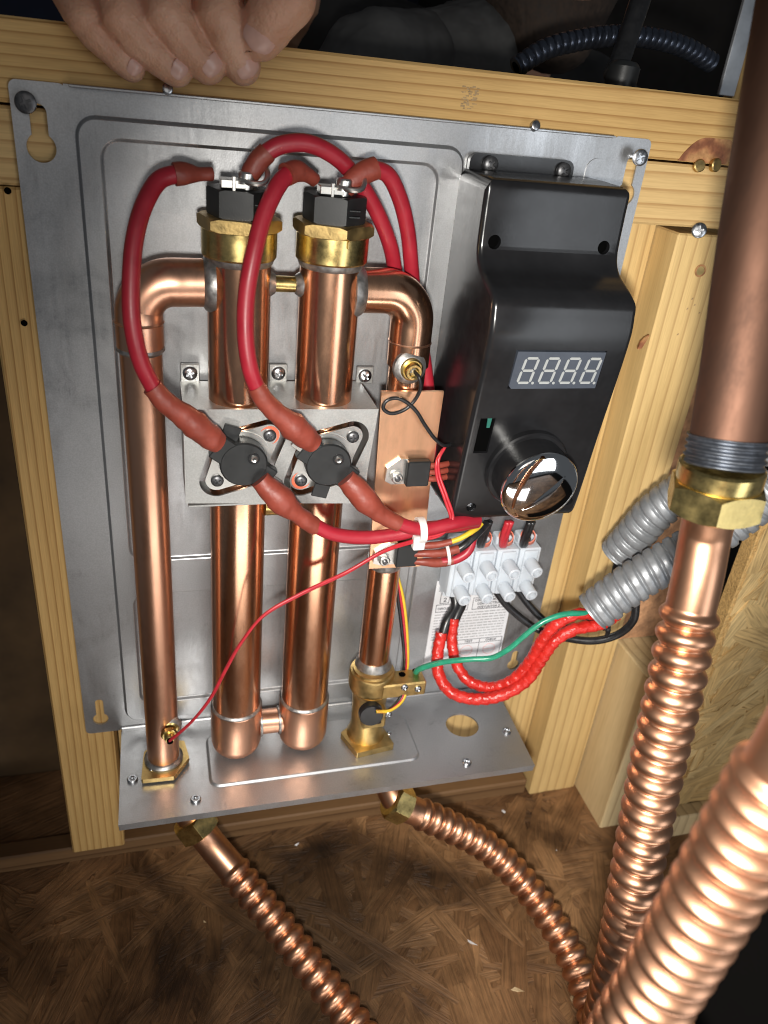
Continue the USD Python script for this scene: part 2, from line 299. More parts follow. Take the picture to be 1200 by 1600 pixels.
def lathe(profile, n=32):
    """Solid of revolution about z of (r, z) points from bottom to top."""
    p = np.array(profile, float); k = len(p)
    a = np.linspace(0, 2 * np.pi, n, endpoint=False)
    v = np.stack([np.outer(p[:, 0], np.cos(a)), np.outer(p[:, 0], np.sin(a)), np.repeat(p[:, 1][:, None], n, 1)], -1).reshape(-1, 3)
    f = []
    for i in range(k - 1):
        for j in range(n):
            a0, a1, b0, b1 = i * n + j, i * n + (j + 1) % n, (i + 1) * n + j, (i + 1) * n + (j + 1) % n
            f += [(a0, a1, b1), (a0, b1, b0)]
    v = np.vstack([v, [[0, 0, p[0, 1]], [0, 0, p[-1, 1]]]])
    c0, c1 = k * n, k * n + 1
    if p[0, 0] > 1e-6: f += [(c0, (j + 1) % n, j) for j in range(n)]
    if p[-1, 0] > 1e-6: f += [(c1, (k - 1) * n + j, (k - 1) * n + (j + 1) % n) for j in range(n)]
    return trimesh.Trimesh(v, np.array(f), process=False)

def spline(pts, step=1.5, closed=False):
    """Centripetal Catmull-Rom through pts, resampled evenly."""
    p = np.array(pts, float)
    if len(p) == 2:
        n = max(2, int(np.linalg.norm(p[1] - p[0]) / step) + 1)
        return p[0] + np.linspace(0, 1, n)[:, None] * (p[1] - p[0])
    q = np.vstack([2 * p[0] - p[1], p, 2 * p[-1] - p[-2]])
    out = []
    for i in range(1, len(q) - 2):
        a, b, c, d = q[i - 1:i + 3]
        t0 = 0; t1 = t0 + np.linalg.norm(b - a) ** .5; t2 = t1 + np.linalg.norm(c - b) ** .5; t3 = t2 + np.linalg.norm(d - c) ** .5
        t = np.linspace(t1, t2, 24, endpoint=False)[:, None]
        A1 = (t1 - t) / (t1 - t0) * a + (t - t0) / (t1 - t0) * b; A2 = (t2 - t) / (t2 - t1) * b + (t - t1) / (t2 - t1) * c; A3 = (t3 - t) / (t3 - t2) * c + (t - t2) / (t3 - t2) * d
        B1 = (t2 - t) / (t2 - t0) * A1 + (t - t0) / (t2 - t0) * A2; B2 = (t3 - t) / (t3 - t1) * A2 + (t - t1) / (t3 - t1) * A3
        out.append((t2 - t) / (t2 - t1) * B1 + (t - t1) / (t2 - t1) * B2)
    out = np.vstack(out + [p[-1:]])
    s = np.r_[0, np.cumsum(np.linalg.norm(np.diff(out, axis=0), axis=1))]
    u = np.linspace(0, s[-1], max(2, int(s[-1] / step) + 1))
    return np.stack([np.interp(u, s, out[:, k]) for k in range(3)], 1)

def sweep(path, radius, n=14, caps=True, twist=None, squash=None):
    """Tube along a dense path; radius a number, an array per point, or an array (points, n)."""
    p = np.asarray(path, float); k = len(p)
    t = np.gradient(p, axis=0); t /= np.linalg.norm(t, axis=1, keepdims=True)
    u = frame(t[0])[0]
    a = np.linspace(0, 2 * np.pi, n, endpoint=False)
    r = np.broadcast_to(np.asarray(radius, float).reshape(-1, 1) if np.ndim(radius) == 1 else radius, (k, n))
    v = np.zeros((k, n, 3))
    for i in range(k):
        u = u - np.dot(u, t[i]) * t[i]; u /= np.linalg.norm(u)
        w = np.cross(t[i], u)
        v[i] = p[i] + (np.cos(a) * r[i])[:, None] * u + (np.sin(a) * r[i])[:, None] * w * (1 if squash is None else squash)
    v = v.reshape(-1, 3)
    i, j = np.meshgrid(np.arange(k - 1), np.arange(n), indexing='ij')
    a0, a1, b0, b1 = i * n + j, i * n + (j + 1) % n, (i + 1) * n + j, (i + 1) * n + (j + 1) % n
    f = np.concatenate([np.stack([a0, a1, b1], -1).reshape(-1, 3), np.stack([a0, b1, b0], -1).reshape(-1, 3)])
    if caps:
        v = np.vstack([v, p[0], p[-1]])
        c = k * n
        jj = np.arange(n)
        f = np.vstack([f, np.stack([np.full(n, c), (jj + 1) % n, jj], 1), np.stack([np.full(n, c + 1), (k - 1) * n + jj, (k - 1) * n + (jj + 1) % n], 1)])
    return trimesh.Trimesh(v, f, process=False)

def wire(pts, r, n=12, step=1.5): return sweep(spline(pts, step), r, n)
def lumpy(pts, r, amp=0.10, freq=0.16, seed=0, n=14, step=1.2, ends=0.0):
    p = spline(pts, step)
    s = np.arange(len(p)) * step
    w = 1 + amp * np.array([meshkit.noise(np.array([[x * freq, 3.3 * seed, 0.7]]), seed)[0] * 2 - 1 for x in s])
    rr = (r if np.ndim(r) == 0 else np.interp(np.linspace(0, 1, len(p)), np.linspace(0, 1, len(r)), r)) * w
    a = np.linspace(0, 2 * np.pi, n, endpoint=False)
    g = np.stack(np.broadcast_arrays(s[:, None] * 0.35, np.cos(a)[None] * 1.4 + seed, np.sin(a)[None] * 1.4), -1)
    return sweep(p, np.asarray(rr)[:, None] * (1 + 0.5 * amp * (meshkit.noise(g, seed) * 2 - 1)), n)

def ex(poly, h, y=None):
    """Polygon in xz extruded from y=-y0 towards the viewer: ex(poly, (near, far))."""
    near, far = h
    parts = []
    for g in getattr(poly, 'geoms', [poly]):
        m = trimesh.creation.extrude_polygon(g, abs(near - far), engine='earcut')
        v = np.array(m.vertices)
        w = np.stack([v[:, 0], -max(near, far) + v[:, 2], v[:, 1]], 1)
        parts.append(trimesh.Trimesh(w, m.faces[:, ::-1], process=False))
    return as_tm(parts) if len(parts) > 1 else parts[0]

def rrect(x0, x1, z0, z1, r, q=6):
    return sbox(x0 + r, z0 + r, x1 - r, z1 - r).buffer(r, quad_segs=q)

def hexnut(across, h, chamfer=1.0, rot=0.0):
    R = across / math.sqrt(3)
    a = m3.CrossSection([[(R * math.cos(rot + k * math.pi / 3), R * math.sin(rot + k * math.pi / 3)) for k in range(6)]])
    body = m3.Manifold.extrude(a, h)
    c = m3.Manifold.revolve(m3.CrossSection([[(0, 0), (R - chamfer * 1.6, 0), (R, chamfer), (R, h - chamfer), (R - chamfer * 1.6, h), (0, h)]]), 48)
    return as_tm(body ^ c)

def ring(r0, r1, h, n=32):
    return as_tm(m3.Manifold.revolve(m3.CrossSection([[(r0, 0), (r1, 0), (r1, h), (r0, h)]]), n))

def phillips(r, h=None, rot=0.3, pan=True):
    """Screw head, seat at z=0, with a cross recess."""
    h = h or r * 0.62
    prof = [(0, -0.2), (r, -0.2)] + [(r * math.cos(t), h * (0.28 + 0.72 * math.sin(t))) for t in np.linspace(0.0, math.pi / 2, 7)][:-1] + [(0, h)]
    d = m3.Manifold.revolve(m3.CrossSection([prof]), 28)
    c = m3.Manifold.cube([r * 1.15, r * 0.26, h], True) + m3.Manifold.cube([r * 0.26, r * 1.15, h], True) + m3.Manifold.cylinder(h, r * 0.22, r * 0.3, 12, True)
    return as_tm(d - c.rotate([0, 0, math.degrees(rot)]).translate([0, 0, h * 0.95]))

def screw(parent, pos, axis, r, material='screw', rot=0.3, h=None, name='screw', stand=0, label=None):
    m = [place(phillips(r, h, rot), pos, axis)]
    if stand:
        m.append(place(lathe([(r * 0.42, -stand), (r * 0.42, 0)], 14), pos, axis))
    return obj(name, m, material, parent, 30, label)


FRONT = V3(0, -1, 0)

# ================================================================== setting: floor, frame, walls
FZ = -124.0
def strands(region, count, size, normal_axis, level, seed, mats, parent, holes=None, main=1.1, wide=(5, 18)):
    """OSB strands: thin flakes pressed at random angles, joined by tone."""
    r = np.random.default_rng(seed)
    x0, x1, y0, y1 = region
    groups, tones = [[] for _ in mats], [[] for _ in mats]
    for i in range(count):
        cx, cy = r.uniform(x0, x1), r.uniform(y0, y1)
        l, w = r.uniform(*size), r.uniform(*wide)
        a = r.normal(main, 0.6) if r.random() < 0.5 else r.uniform(0, math.pi)
        k = 7
        u = np.linspace(-0.5, 0.5, k)
        top = np.stack([u * l, 0.5 * w * (1 - 0.5 * np.abs(2 * u) ** 3) + r.normal(0, 0.09 * w, k)], 1)
        bot = np.stack([u[::-1] * l, -0.5 * w * (1 - 0.5 * np.abs(2 * u[::-1]) ** 3) + r.normal(0, 0.06 * w, k)], 1)
        o = np.vstack([top, bot])
        o = o @ np.array([[math.cos(a), math.sin(a)], [-math.sin(a), math.cos(a)]]) + (cx, cy)
        inside = (o[:, 0] > x0) & (o[:, 0] < x1) & (o[:, 1] > y0) & (o[:, 1] < y1)
        if not inside.all() or (holes is not None and holes.buffer(2).intersects(Polygon(o).buffer(0))):
            continue
        h = level + 0.15 + 1.7 * (i / count) + r.uniform(0, 0.4)
        tilt = r.uniform(-0.006, 0.006, 2)
        hh = h + (o - (cx, cy)) @ tilt
        n = len(o)
        up = np.c_[o, hh]; dn = np.c_[o, np.full(n, level - 0.4)]
        f = [(0, j, j + 1) for j in range(1, n - 1)]
        f = []
        for j in range(k - 1):
            f += [(j, n - 1 - j, n - 2 - j), (j, n - 2 - j, j + 1)]
        side = []
        for j in range(n):
            b = (j + 1) % n
            side += [(j, b, n + b), (j, n + b, n + j)]
        tones[int(round((a % math.pi) / (math.pi / NA))) % NA].append(np.full(2 * n, np.clip(r.beta(2.4, 2.6), 0, 1)))
        groups[int(round((a % math.pi) / (math.pi / NA))) % NA].append(trimesh.Trimesh(np.vstack([up, dn]), np.array(f + side), process=False))
    for g, tn, m in zip(groups, tones, mats):
        if not g: continue
        t = as_tm(g)
        v = np.array(t.vertices)
        if normal_axis == 'y':
            t = trimesh.Trimesh(np.stack([v[:, 0], -v[:, 2], v[:, 1]], 1), t.faces, process=False)
        o = obj('strand', t, m, parent, False, kind='stuff')
        UsdGeom.PrimvarsAPI(o).CreatePrimvar('tone', Sdf.ValueTypeNames.FloatArray, 'vertex').Set([float(q) for q in np.concatenate(tn)])

opening = Polygon([(362, -168), (620, -60), (620, -262), (362, -232)])
floor_poly = sbox(-260, -700, 620, 90).difference(opening)
fl = thing('floor', 'old dark brown strand board floor in front of the wall frame', 'floor', (180, -250, FZ), kind='structure')
fm = trimesh.creation.extrude_polygon(floor_poly, 18, engine='earcut'); fm.apply_translation((0, 0, FZ - 18))
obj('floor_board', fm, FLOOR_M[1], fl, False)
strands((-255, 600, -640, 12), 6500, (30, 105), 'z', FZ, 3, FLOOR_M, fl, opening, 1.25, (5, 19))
obj('ground', rbox(-700, 1200, -1400, 700, FZ - 330, FZ - 320, 0), 'void_black', None, False, kind='structure', label='ground under the floor opening, void darkness put into its near black colour', cat='ground')

# frame timbers -----------------------------------------------------
rl = thing('top_rail', 'upper pine board of the wall frame, the one the hand grips', 'board', (140, 45, 354), group=None)
obj('board', rbox(-120, 358, 0, 89, 354.2, 385.2, 1.2), 'rail', rl, 30)
kn = Polygon([(318.5 + 15 * (1 - math.cos(t)) , 354.6 + 13.5 * math.sin(t) * (1 + 0.12 * math.sin(3 * t))) for t in np.linspace(0, math.pi, 22)])
kn = Polygon([(x + 0.45 * (z - 354.6), z) for x, z in kn.exterior.coords])
obj('knot', ex(kn, (-1.0, 0.35)), 'knot', rl, False, label='reddish half-round knot at the lower edge of the board')
obj('nail_head', place(lathe([(0, -1), (3.2, -1), (3.2, 1.0), (2.6, 1.5), (0, 1.6)], 20), (331.5, -0.5, 353.0), (-0.1, -1, 0.25)), 'brass_rough', rl)
obj('nail_head', place(lathe([(0, -1), (3.4, -1), (3.4, 1.2), (2.8, 1.7), (0, 1.8)], 20), (340.7, -1.0, 354.0), (0.2, -1, 0.1)), 'brass_rough', rl)
st = np.random.default_rng(5)
stamp_c = (199.0, -0.2, 373.5)
stamp = shapely.union_all([sbox(stamp_c[0] + x, stamp_c[2] + z, stamp_c[0] + x + st.uniform(0.5, 2.4), stamp_c[2] + z + st.uniform(0.3, 0.9)) for x, z in zip(st.uniform(-4, 3.4, 46), st.uniform(-5, 4.4, 46))])
obj('ink_stamp', ex(stamp, (0.12, -0.3)), 'stamp', rl, False, label='faded grey ink smudge on the face of the board')
screw(rl, (6.3, -4.5, 355.2), (-0.1, -1, 0.05), 4.3, 'dark_screw', 0.4, 1.6, stand=8)
screw(rl, (290.5, -9.0, 355.0), (-0.1, -1, 0.05), 4.0, 'screw', 0.5, 1.4, stand=12)
r2 = thing('lower_rail', 'second pine board of the wall frame, lying right below the top board', 'board', (140, 45, 322))
obj('board', rbox(-120, 362.5, 1.0, 90, 322.0, 353.0, 1.2), 'rail2', r2, 30)
screw(r2, (341.7, -1.5, 321.1), (-0.5, -1, 0.25), 4.1, 'screw', 0.2, 1.6)

sl = thing('wall_stud', 'pine stud of the wall frame on the left of the water heater', 'stud', (0, 45, -112))
obj('stud', rbox(-18.2, 16.0, 0.5, 89, -112, 321.5, 1.0), 'stud', sl, 30)
for p in ((-5.3, -0.5, 320.1), (-5.5, -0.5, 262.3)):
    obj('nail_hole', place(lathe([(0, 0), (1.5, 0), (1.4, 0.05), (0, 0.06)], 14), p, FRONT), 'hole', sl)
sr = thing('wall_stud', 'wide lit pine stud on the right of the water heater with a deep nail hole', 'stud', (350, 45, FZ))
obj('stud', rbox(331.0, 372.0, 0.0, 89, FZ, 318.8, 1.0), 'stud2', sr, 30)
obj('nail_hole', place(ring(2.6, 3.5, 0.4, 20), (350.8, -0.2, 299.5), FRONT), 'knot', sr)
obj('nail_head', place(lathe([(0, 0), (2.9, 0), (2.9, 0.3), (0, 0.35)], 20), (350.6, -0.2, 298.8), FRONT), 'brass_rough', sr)
kc = (325.5, -0.3, 256.8)
obj('knot', ex(Polygon([(kc[0] - 1.2, kc[2] - 3.2), (kc[0] + 0.6, kc[2] - 2.6), (kc[0] + 2.6, kc[2] + 2.2), (kc[0] + 3.4, kc[2] + 4.8), (kc[0] + 1.2, kc[2] + 3.0), (kc[0] - 0.6, kc[2] + 0.6)]).buffer(0.4), (0.15, -1)), 'knot', sr, False, label='small dark knot on the front edge of the stud')
obj('chipped_grain', [ex(Polygon([(x, z), (x + 1.1, z + 0.4), (x + 1.0, z + 1.3), (x + 0.2, z + 1.0)]), (0.2, -1)) for x, z in ((350.5, 283.0), (353.2, 279.5), (349.0, 277.2), (358.0, 275.0), (347.5, 262.0))], 'stamp', sr, False)
sb = thing('short_stud', 'short pine stud in the floor corner, right of the lit wall stud', 'stud', (392, -20, FZ))
obj('stud', rbox(373.0, 412, -42, 60, FZ, 30, 1.0), 'stud3', sb, 30)
bk = thing('rough_board', 'reddish rough-sawn board edge between the right stud and the copper supply pipe', 'board', (395, 30, 100))
bp = Polygon([(373.5, 30.8)] + [(373.5, 283)] + [(420, 283), (420, 30.8)])
bm = ex(bp, (-60, -4)); bm = bm.subdivide_to_size(6)
bm.vertices += np.c_[np.zeros(len(bm.vertices)), -2.0 * meshkit.fbm(np.array(bm.vertices) * 0.18, 3, 5) * (bm.vertices[:, 1] < 10), np.zeros(len(bm.vertices))]
obj('board', bm, 'bark', bk, 40)
so = thing('sole_board', 'dirty sole board with tray shade put into its dark brown, lying on the floor behind the heater hoses', 'board', (150, 30, FZ))
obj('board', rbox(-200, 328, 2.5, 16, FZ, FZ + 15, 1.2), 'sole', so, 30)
obj('back_wall', rbox(17, 330, 22, 27, -104, 320, 0), 'stud2', None, False, label='tan board behind the heater, seen only through the tray hole and the slots', cat='wall')
bw = obj('back_wall', rbox(-400, 10, 92, 98, FZ - 10, 320, 0), 'unlit_wall', None, False, label='sheathing deep in the gap left of the left stud, shade put into its dark brown colour', cat='wall')
ow = thing('strand_board_wall', 'bright honey coloured strand board panel at the right behind the copper hoses', 'wall', (560, -45, FZ + 2))
obj('panel', rbox(412.5, 760, -47, -36, FZ + 2, 262, 0.5), WALL_M[1], ow, False)
strands((413, 755, FZ + 4, 260), 1700, (30, 95), 'y', 47, 9, WALL_M, ow, None, 0.75)
lb = thing('pale_board', 'pale low board under the strand board panel behind the hoses', 'board', (480, -60, FZ))
fb = thing('far_post', 'pine post at the top right behind the supply pipe', 'post', (420, 170, 200))
obj('post', rbox(437, 480, 130, 142, 150, 520, 1.0), 'stud', fb, 30)
fs = obj('sheet_metal', rbox(424, 436, 128, 131, 388, 520, 0.4), 'sheet_metal', None, 30, label='bright bare sheet metal strip at the top right corner', cat='metal sheet')
obj('board', rbox(414, 560, -60, -48.2, FZ, FZ + 24, 1.0), 'stud3', lb, 30)

# ================================================================== the water heater
wh = thing('water_heater', 'electric tankless water heater with its cover off, copper tubes on a grey steel back plate', 'water heater', (150, -1, 0))

def loft(a, b):
    """Strip between two outlines with the same number of points, (x, y, z) each."""
    a, b = np.array(a, float), np.array(b, float); n = len(a)
    j = np.arange(n); k = (j + 1) % n
    return trimesh.Trimesh(np.vstack([a, b]), np.vstack([np.stack([j, k, n + k], 1), np.stack([j, n + k, n + j], 1)]), process=False)

def outline(poly, y):
    c = np.array(poly.exterior.coords)[:-1]
    return np.stack([c[:, 0], np.full(len(c), y), c[:, 1]], 1)

def step_edge(x0, x1, z0, z1, r, y_out, y_in, w=1.6):
    """Rounded pressed step: outline (larger) at y_out, inset by w at y_in."""
    k = [(0, y_out), (w * 0.25, y_out + (y_in - y_out) * 0.12), (w * 0.75, y_out + (y_in - y_out) * 0.88), (w, y_in)]
    rings = [outline(rrect(x0 + d, x1 - d, z0 + d, z1 - d, r - d), y) for d, y in k]
    return [loft(rings[i + 1], rings[i]) for i in range(3)]

def keyhole(cx, ztop, zbot, rs, rb):
    return shapely.union_all([Point(cx, zbot).buffer(rb, quad_segs=10), rrect(cx - rs, cx + rs, zbot, ztop, rs - 0.1)])

HT = 363.2
body = sbox(21, 0, 279, HT - 0.0)
plate = shapely.union_all([rrect(0, 22, 0.2, HT, 3.0), sbox(21, 0, 279, HT), rrect(278, 300, 3, HT, 3.0), sbox(19, 8, 281, HT - 4)])
R1, A2, B2 = (24.0, 200.5, 8.0, 352.5, 9.0), (33.5, 188.5, 128.0, 344.5, 9.0), (33.5, 188.5, 22.0, 106.0, 8.0)
R3 = (203.0, 277.5, 17.0, 132.0, 8.0)
holes = [keyhole(10.2, 355, 338.2, 3.4, 5.9), keyhole(9.4, 27.5, 11.5, 2.4, 4.6), keyhole(291.5, 354.5, 336.5, 3.0, 5.5), keyhole(288.4, 33, 20.5, 2.3, 4.4)]
cut = shapely.union_all([rrect(*R1), rrect(*R3)])
bpm = [ex(plate.difference(shapely.union_all(holes)).difference(cut.buffer(-0.1)), (0.0, 1.2))]
ring1 = rrect(R1[0] + 1.6, R1[1] - 1.6, R1[2] + 1.6, R1[3] - 1.6, R1[4] - 1.6).difference(shapely.union_all([rrect(*A2), rrect(*B2)]))
bpm += [ex(ring1, (2.6, 3.6))] + step_edge(*R1, -1.2, -3.6) + [ex(rrect(R3[0] + 1.6, R3[1] - 1.6, R3[2] + 1.6, R3[3] - 1.6, R3[4] - 1.6), (2.0, 3.2))] + step_edge(*R3, -1.2, -3.2)
for q in (A2, B2):
    bpm += step_edge(*q, -3.6, -1.6) + [ex(rrect(q[0] + 1.6, q[1] - 1.6, q[2] + 1.6, q[3] - 1.6, q[4] - 1.6), (0.9, 1.6))]
# slight fold at the left and right ears, lip along the top
bpm += [rbox(23.5, 276, -5.5, -1.3, HT - 0.9, HT + 0.3, 0.3)]
bpm += [ex(rrect(266.0, 277.5, 322, 352.5, 5.7), (1.2, 1.75))]
obj('back_plate', bpm, 'steel', wh, 30)
for p in ((62.6, -6.0, 365.1), (232.2, -6.0, 364.4)):
    obj('clip', place(lathe([(0, -1.5), (2.2, -1.5), (2.2, 1.2), (1.6, 1.6), (0, 1.6)], 16), p, (0, -1, 0.35)), 'screw', wh)

tray_poly = Polygon([(21, 0.5), (279, 0.5), (276.6, 74.5), (20.8, 74.5)])
def ez(poly, z0, z1):
    m = [trimesh.creation.extrude_polygon(g, z1 - z0, engine='earcut') for g in getattr(poly, 'geoms', [poly])]
    m = as_tm(m); v = np.array(m.vertices)
    return trimesh.Trimesh(np.stack([v[:, 0], -v[:, 1], v[:, 2] + z0], 1), m.faces[:, ::-1], process=False)
TE = (72.0, 205.0, 14.0, 58.0, 7.0)
def zstep(x0, x1, a, b, r, z_out, z_in, w=1.8):
    out = []
    k = [(0, z_out), (w * 0.25, z_out + (z_in - z_out) * 0.12), (w * 0.75, z_out + (z_in - z_out) * 0.88), (w, z_in)]
    rings = []
    for d, z in k:
        c = np.array(rrect(x0 + d, x1 - d, a + d, b - d, r - d).exterior.coords)[:-1]
        rings.append(np.stack([c[:, 0], -c[:, 1], np.full(len(c), z)], 1))
    return [loft(rings[i], rings[i + 1]) for i in range(3)]
hole_t = affinity.scale(Point(241.5, 32.6).buffer(11.3, quad_segs=12), 1, 0.95)
in_t = rrect(TE[0] + 1.8, TE[1] - 1.8, TE[2] + 1.8, TE[3] - 1.8, TE[4] - 1.8)
tm = [ez(tray_poly.difference(hole_t).difference(rrect(*TE).buffer(-0.1)), -1.2, 0.0), ez(in_t, -1.0, 1.4)] + zstep(*TE, 0.0, 1.4) + [rbox(21, 279, -1.3, -3.0, -1.2, 3.2, 0.5), rbox(21.0, 276.4, -74.4, -73.3, -5.0, -0.3, 0.3)]
obj('bottom_tray', tm, 'steel', wh, 30)
for p in ((28.1, -43.3), (63.6, -64.4), (232.8, -64.9), (269.9, -43.3)):
    obj('rivet_nut', place(as_tm(m3.Manifold.revolve(m3.CrossSection([[(1.3, -0.2), (3.1, -0.2), (3.1, 1.1), (2.5, 1.6), (1.9, 1.6), (1.7, 0.7), (1.3, 0.3)]]), 20)), (p[0], p[1], 0), (0, 0, 1)), 'screw', wh)

# heating tubes
def tube_z(x, y, r, z0, z1, n=40): return place(lathe([(r, z0), (r, z1)], n), (x, y, 0), (0, 0, 1))
for x, rot in ((90.3, 0.25), (131.8, 0.12)):
    ht = obj('heating_tube', place(lathe([(14.1, 30), (14.1, 306)], 56), (x, -30, 0), (0, 0, 1)), 'copper', wh)
    obj('bottom_cap', place(lathe([(0, 4.0), (9, 4.2), (12.3, 5.4), (14.3, 8.2), (15.2, 12), (15.3, 38), (14.9, 38.8), (14.2, 39)], 48), (x, -30, 0), (0, 0, 1)), 'copper_dull', ht)
    obj('solder_ring', place(lathe([(14.0, 38.3), (15.1, 38.8), (15.3, 39.6), (14.6, 40.6), (14.0, 41)], 40), (x, -30, 0), (0, 0, 1)), 'solder', ht)
    obj('solder_ring', place(lathe([(14.0, 300), (14.8, 301), (15.4, 302.5), (15.6, 304)], 40), (x, -30, 0), (0, 0, 1)), 'solder', ht)
    obj('brass_collar', place(lathe([(14.3, 302.8), (15.8, 303.2), (16.4, 304), (16.4, 314.8), (16.0, 315.2), (14, 315.2)], 48), (x, -30, 0), (0, 0, 1)), 'brass', ht)
    obj('collar_tick', rbox(x + 3.2, x + 4.2, -46.9, -45.5, 311.5, 314.8, 0.2), 'brass', ht)
    obj('hex_nut', place(hexnut(32.2, 5.2, 0.9, rot), (x, -30, 315.0), (0, 0, 1)), 'brass_rough', ht)
    obj('element_head', [rbox(x + 3.2, x + 9.0, -30 - 12.6, -30 - 11, 326.2, 327.0, 0.2), rbox(x + 3.2, x + 9.0, -30 - 12.6, -30 - 11, 323.6, 324.4, 0.2), place(hexnut(24.5, 11.5, 0.7, rot + 0.06), (x, -30, 320.0), (0, 0, 1)), place(lathe([(8.5, 331.3), (7.6, 332.6), (0, 332.6)], 24), (x, -30, 0), (0, 0, 1))], 'black_matte', ht)
    obj('terminal', [rbox(x - 8.6, x + 2.0, -39.5, -31.5, 332.2, 335.6, 0.3), rbox(x - 4, x - 2.6, -40.0, -39.0, 331, 337, 0.2)], 'nickel', ht)
    obj('terminal_screw', [place(lathe([(0, 332), (2.4, 332), (2.4, 334), (4.6, 334.2), (4.6, 335.2), (3.6, 335.4), (3.6, 338.2), (3.1, 338.9), (0, 339)], 20), (x + 2.2, -37.0, 0), (0, 0, 1))], 'nickel', ht)
    obj('ring_lug', wire([(x - 1, -38, 335.6), (x + 4, -42.5, 335.0), (x + 8.6, -42.0, 335.6), (x + 10.6, -38.5, 338.5), (x + 10.0, -35, 341)], 1.15, 8, 0.8), 'nickel', ht)
obj('connecting_pipe', place(lathe([(7.6, 0), (7.6, 14.5)], 32), (104, -30, 22), (1, 0, 0)), 'copper_dull', wh)
for x in (105.0, 116.3):
    obj('solder_ring', place(lathe([(7.6, -0.9), (8.8, -0.6), (8.8, 0.6), (7.6, 0.9)], 28), (x, -30, 22), (1, 0, 0)), 'solder', wh)
obj('brass_link', place(lathe([(3.6, 0), (3.6, 14)], 24), (104, -30, 291.6), (1, 0, 0)), 'brass', wh)
for x, s in ((103.2, 1), (118.9, -1)):
    obj('solder_ring', place(lathe([(6.2, 0), (5.4, 1.6), (4.3, 3.2), (3.6, 3.4)], 24), (x, -30, 291.6), (s, 0, 0)), 'solder', wh)
obj('brass_link', place(lathe([(6.5, 0), (6.5, 14)], 24), (104, -31, 178.0), (1, 0, 0)), 'brass', wh)

# left tube with elbow
lt = obj('outlet_tube', place(lathe([(9.3, 4), (9.3, 268)], 44), (46.4, -33.5, 0), (0, 0, 1)), 'copper_dull', wh)
arc = lambda c, a0, a1, R, n=16: [(c[0] + R * math.cos(t), c[1], c[2] + R * math.sin(t)) for t in np.linspace(a0, a1, n)]
ep = [(46.4, -33.5, 262), (46.4, -33.0, 274)] + arc((61.4, -31.5, 276), math.pi, math.pi / 2, 15)[1:] + [(66, -31, 291), (78.5, -30, 291)]
obj('elbow', sweep(spline(ep, 1.2), 10.4, 40), 'copper_dull', lt)
obj('solder_ring', place(lathe([(9.4, -2), (10.7, -0.6), (10.7, 0.8), (9.4, 1.4)], 36), (46.4, -33.4, 262), (0, 0, 1)), 'solder', lt)
obj('elbow_band', place(lathe([(10.4, -0.8), (10.9, 0), (10.4, 0.8)], 36), (46.4, -33.0, 274), (0, 0, 1)), 'copper_dull', lt)
obj('solder_ring', place(lathe([(10.2, -1.2), (11.8, -0.3), (12.8, 1.6), (13.0, 4)], 36), (75.5, -30.2, 291), (1, 0, 0)), 'solder', lt)
obj('solder_ring', place(lathe([(9.2, 4), (11.2, 4.2), (11.4, 6.0), (10.2, 7.2), (9.3, 7.8)], 36), (46.4, -33.5, 0), (0, 0, 1)), 'solder', lt)
fp = Polygon([(36.0, 27), (34.5, 47.0), (51.5, 47.5), (60.2, 35), (58.0, 22), (44, 19)]).buffer(1.2, quad_segs=4)
obj('flange', ez(fp, 1.5, 4.6), 'brass_rough', lt, 30)
screw(lt, (39.2, -40.8, 4.6), (0, 0, 1), 1.7, 'screw', name='flange_screw')
nb = (50.3, -43.0, 35.1)
obj('probe_fitting', [place(lathe([(6.0, -6), (6.2, -2.0), (5.0, -1.0)], 24), nb, (0.05, -1, -0.1)), place(hexnut(8.2, 3.0, 0.5), nb + 0.0 * FRONT, (0.05, -1, -0.1)), place(lathe([(3.0, 2.5), (3.0, 5), (2.4, 6), (1.6, 6)], 20), nb, (0.05, -1, -0.1))], 'brass', lt)
obj('solder_ring', place(lathe([(7.8, -5), (7.4, -3.2), (6.0, -1.8)], 24), nb, (0.05, -1, -0.1)), 'solder', lt)
obj('probe', place(lathe([(1.7, 5.5), (1.7, 7.5), (0, 7.6)], 14), nb, (0.05, -1, -0.1)), 'hole', lt)

# right tube: elbow, flat heat-sink plate, flow sensor
rt = obj('inlet_tube', place(lathe([(9.4, 56), (9.4, 270)], 44), (173.8, -30.5, 0), (0, 0, 1)), 'copper', wh)
ep = [(143.0, -30, 290), (158.0, -30, 290)] + arc((158.6, -30, 275), math.pi / 2, 0, 15)[1:] + [(173.6, -30.3, 268), (173.8, -30.5, 254)]
obj('elbow', sweep(spline(ep, 1.2), 10.5, 40), 'copper', rt)
obj('solder_ring', place(lathe([(13.2, -4), (12.8, -1.6), (11.6, 0.6), (10.4, 1.8)], 36), (146.0, -30, 290), (1, 0, 0)), 'solder', rt)
obj('solder_ring', place(lathe([(10.4, -0.8), (10.9, 0), (10.4, 0.8)], 36), (173.7, -30.3, 266), (0, 0, 1)), 'copper_dull', rt)
npz = (172.3, -42.0, 255.5)
obj('solder_patch', place(lathe([(8.6, -4), (8.2, -2.0), (6.4, -0.6), (5, -0.2)], 28), npz, (0.02, -1, 0.02)), 'solder', rt)
obj('probe_fitting', place(as_tm(m3.Manifold.revolve(m3.CrossSection([[(2.0, -3), (5.6, -3), (5.6, 1.0), (4.9, 1.5), (4.4, 1.5), (4.2, 4.0), (3.8, 4.5), (2.6, 4.5), (2.0, 3.8)]]), 28)), npz, (0.02, -1, -0.05)), 'brass', rt)
pt = ex(Polygon([(158.2, 244.2), (190.6, 244.1), (190.3, 190), (192.2, 141), (190.8, 139.4), (161.2, 140.0)]), (40.6, 42.4))
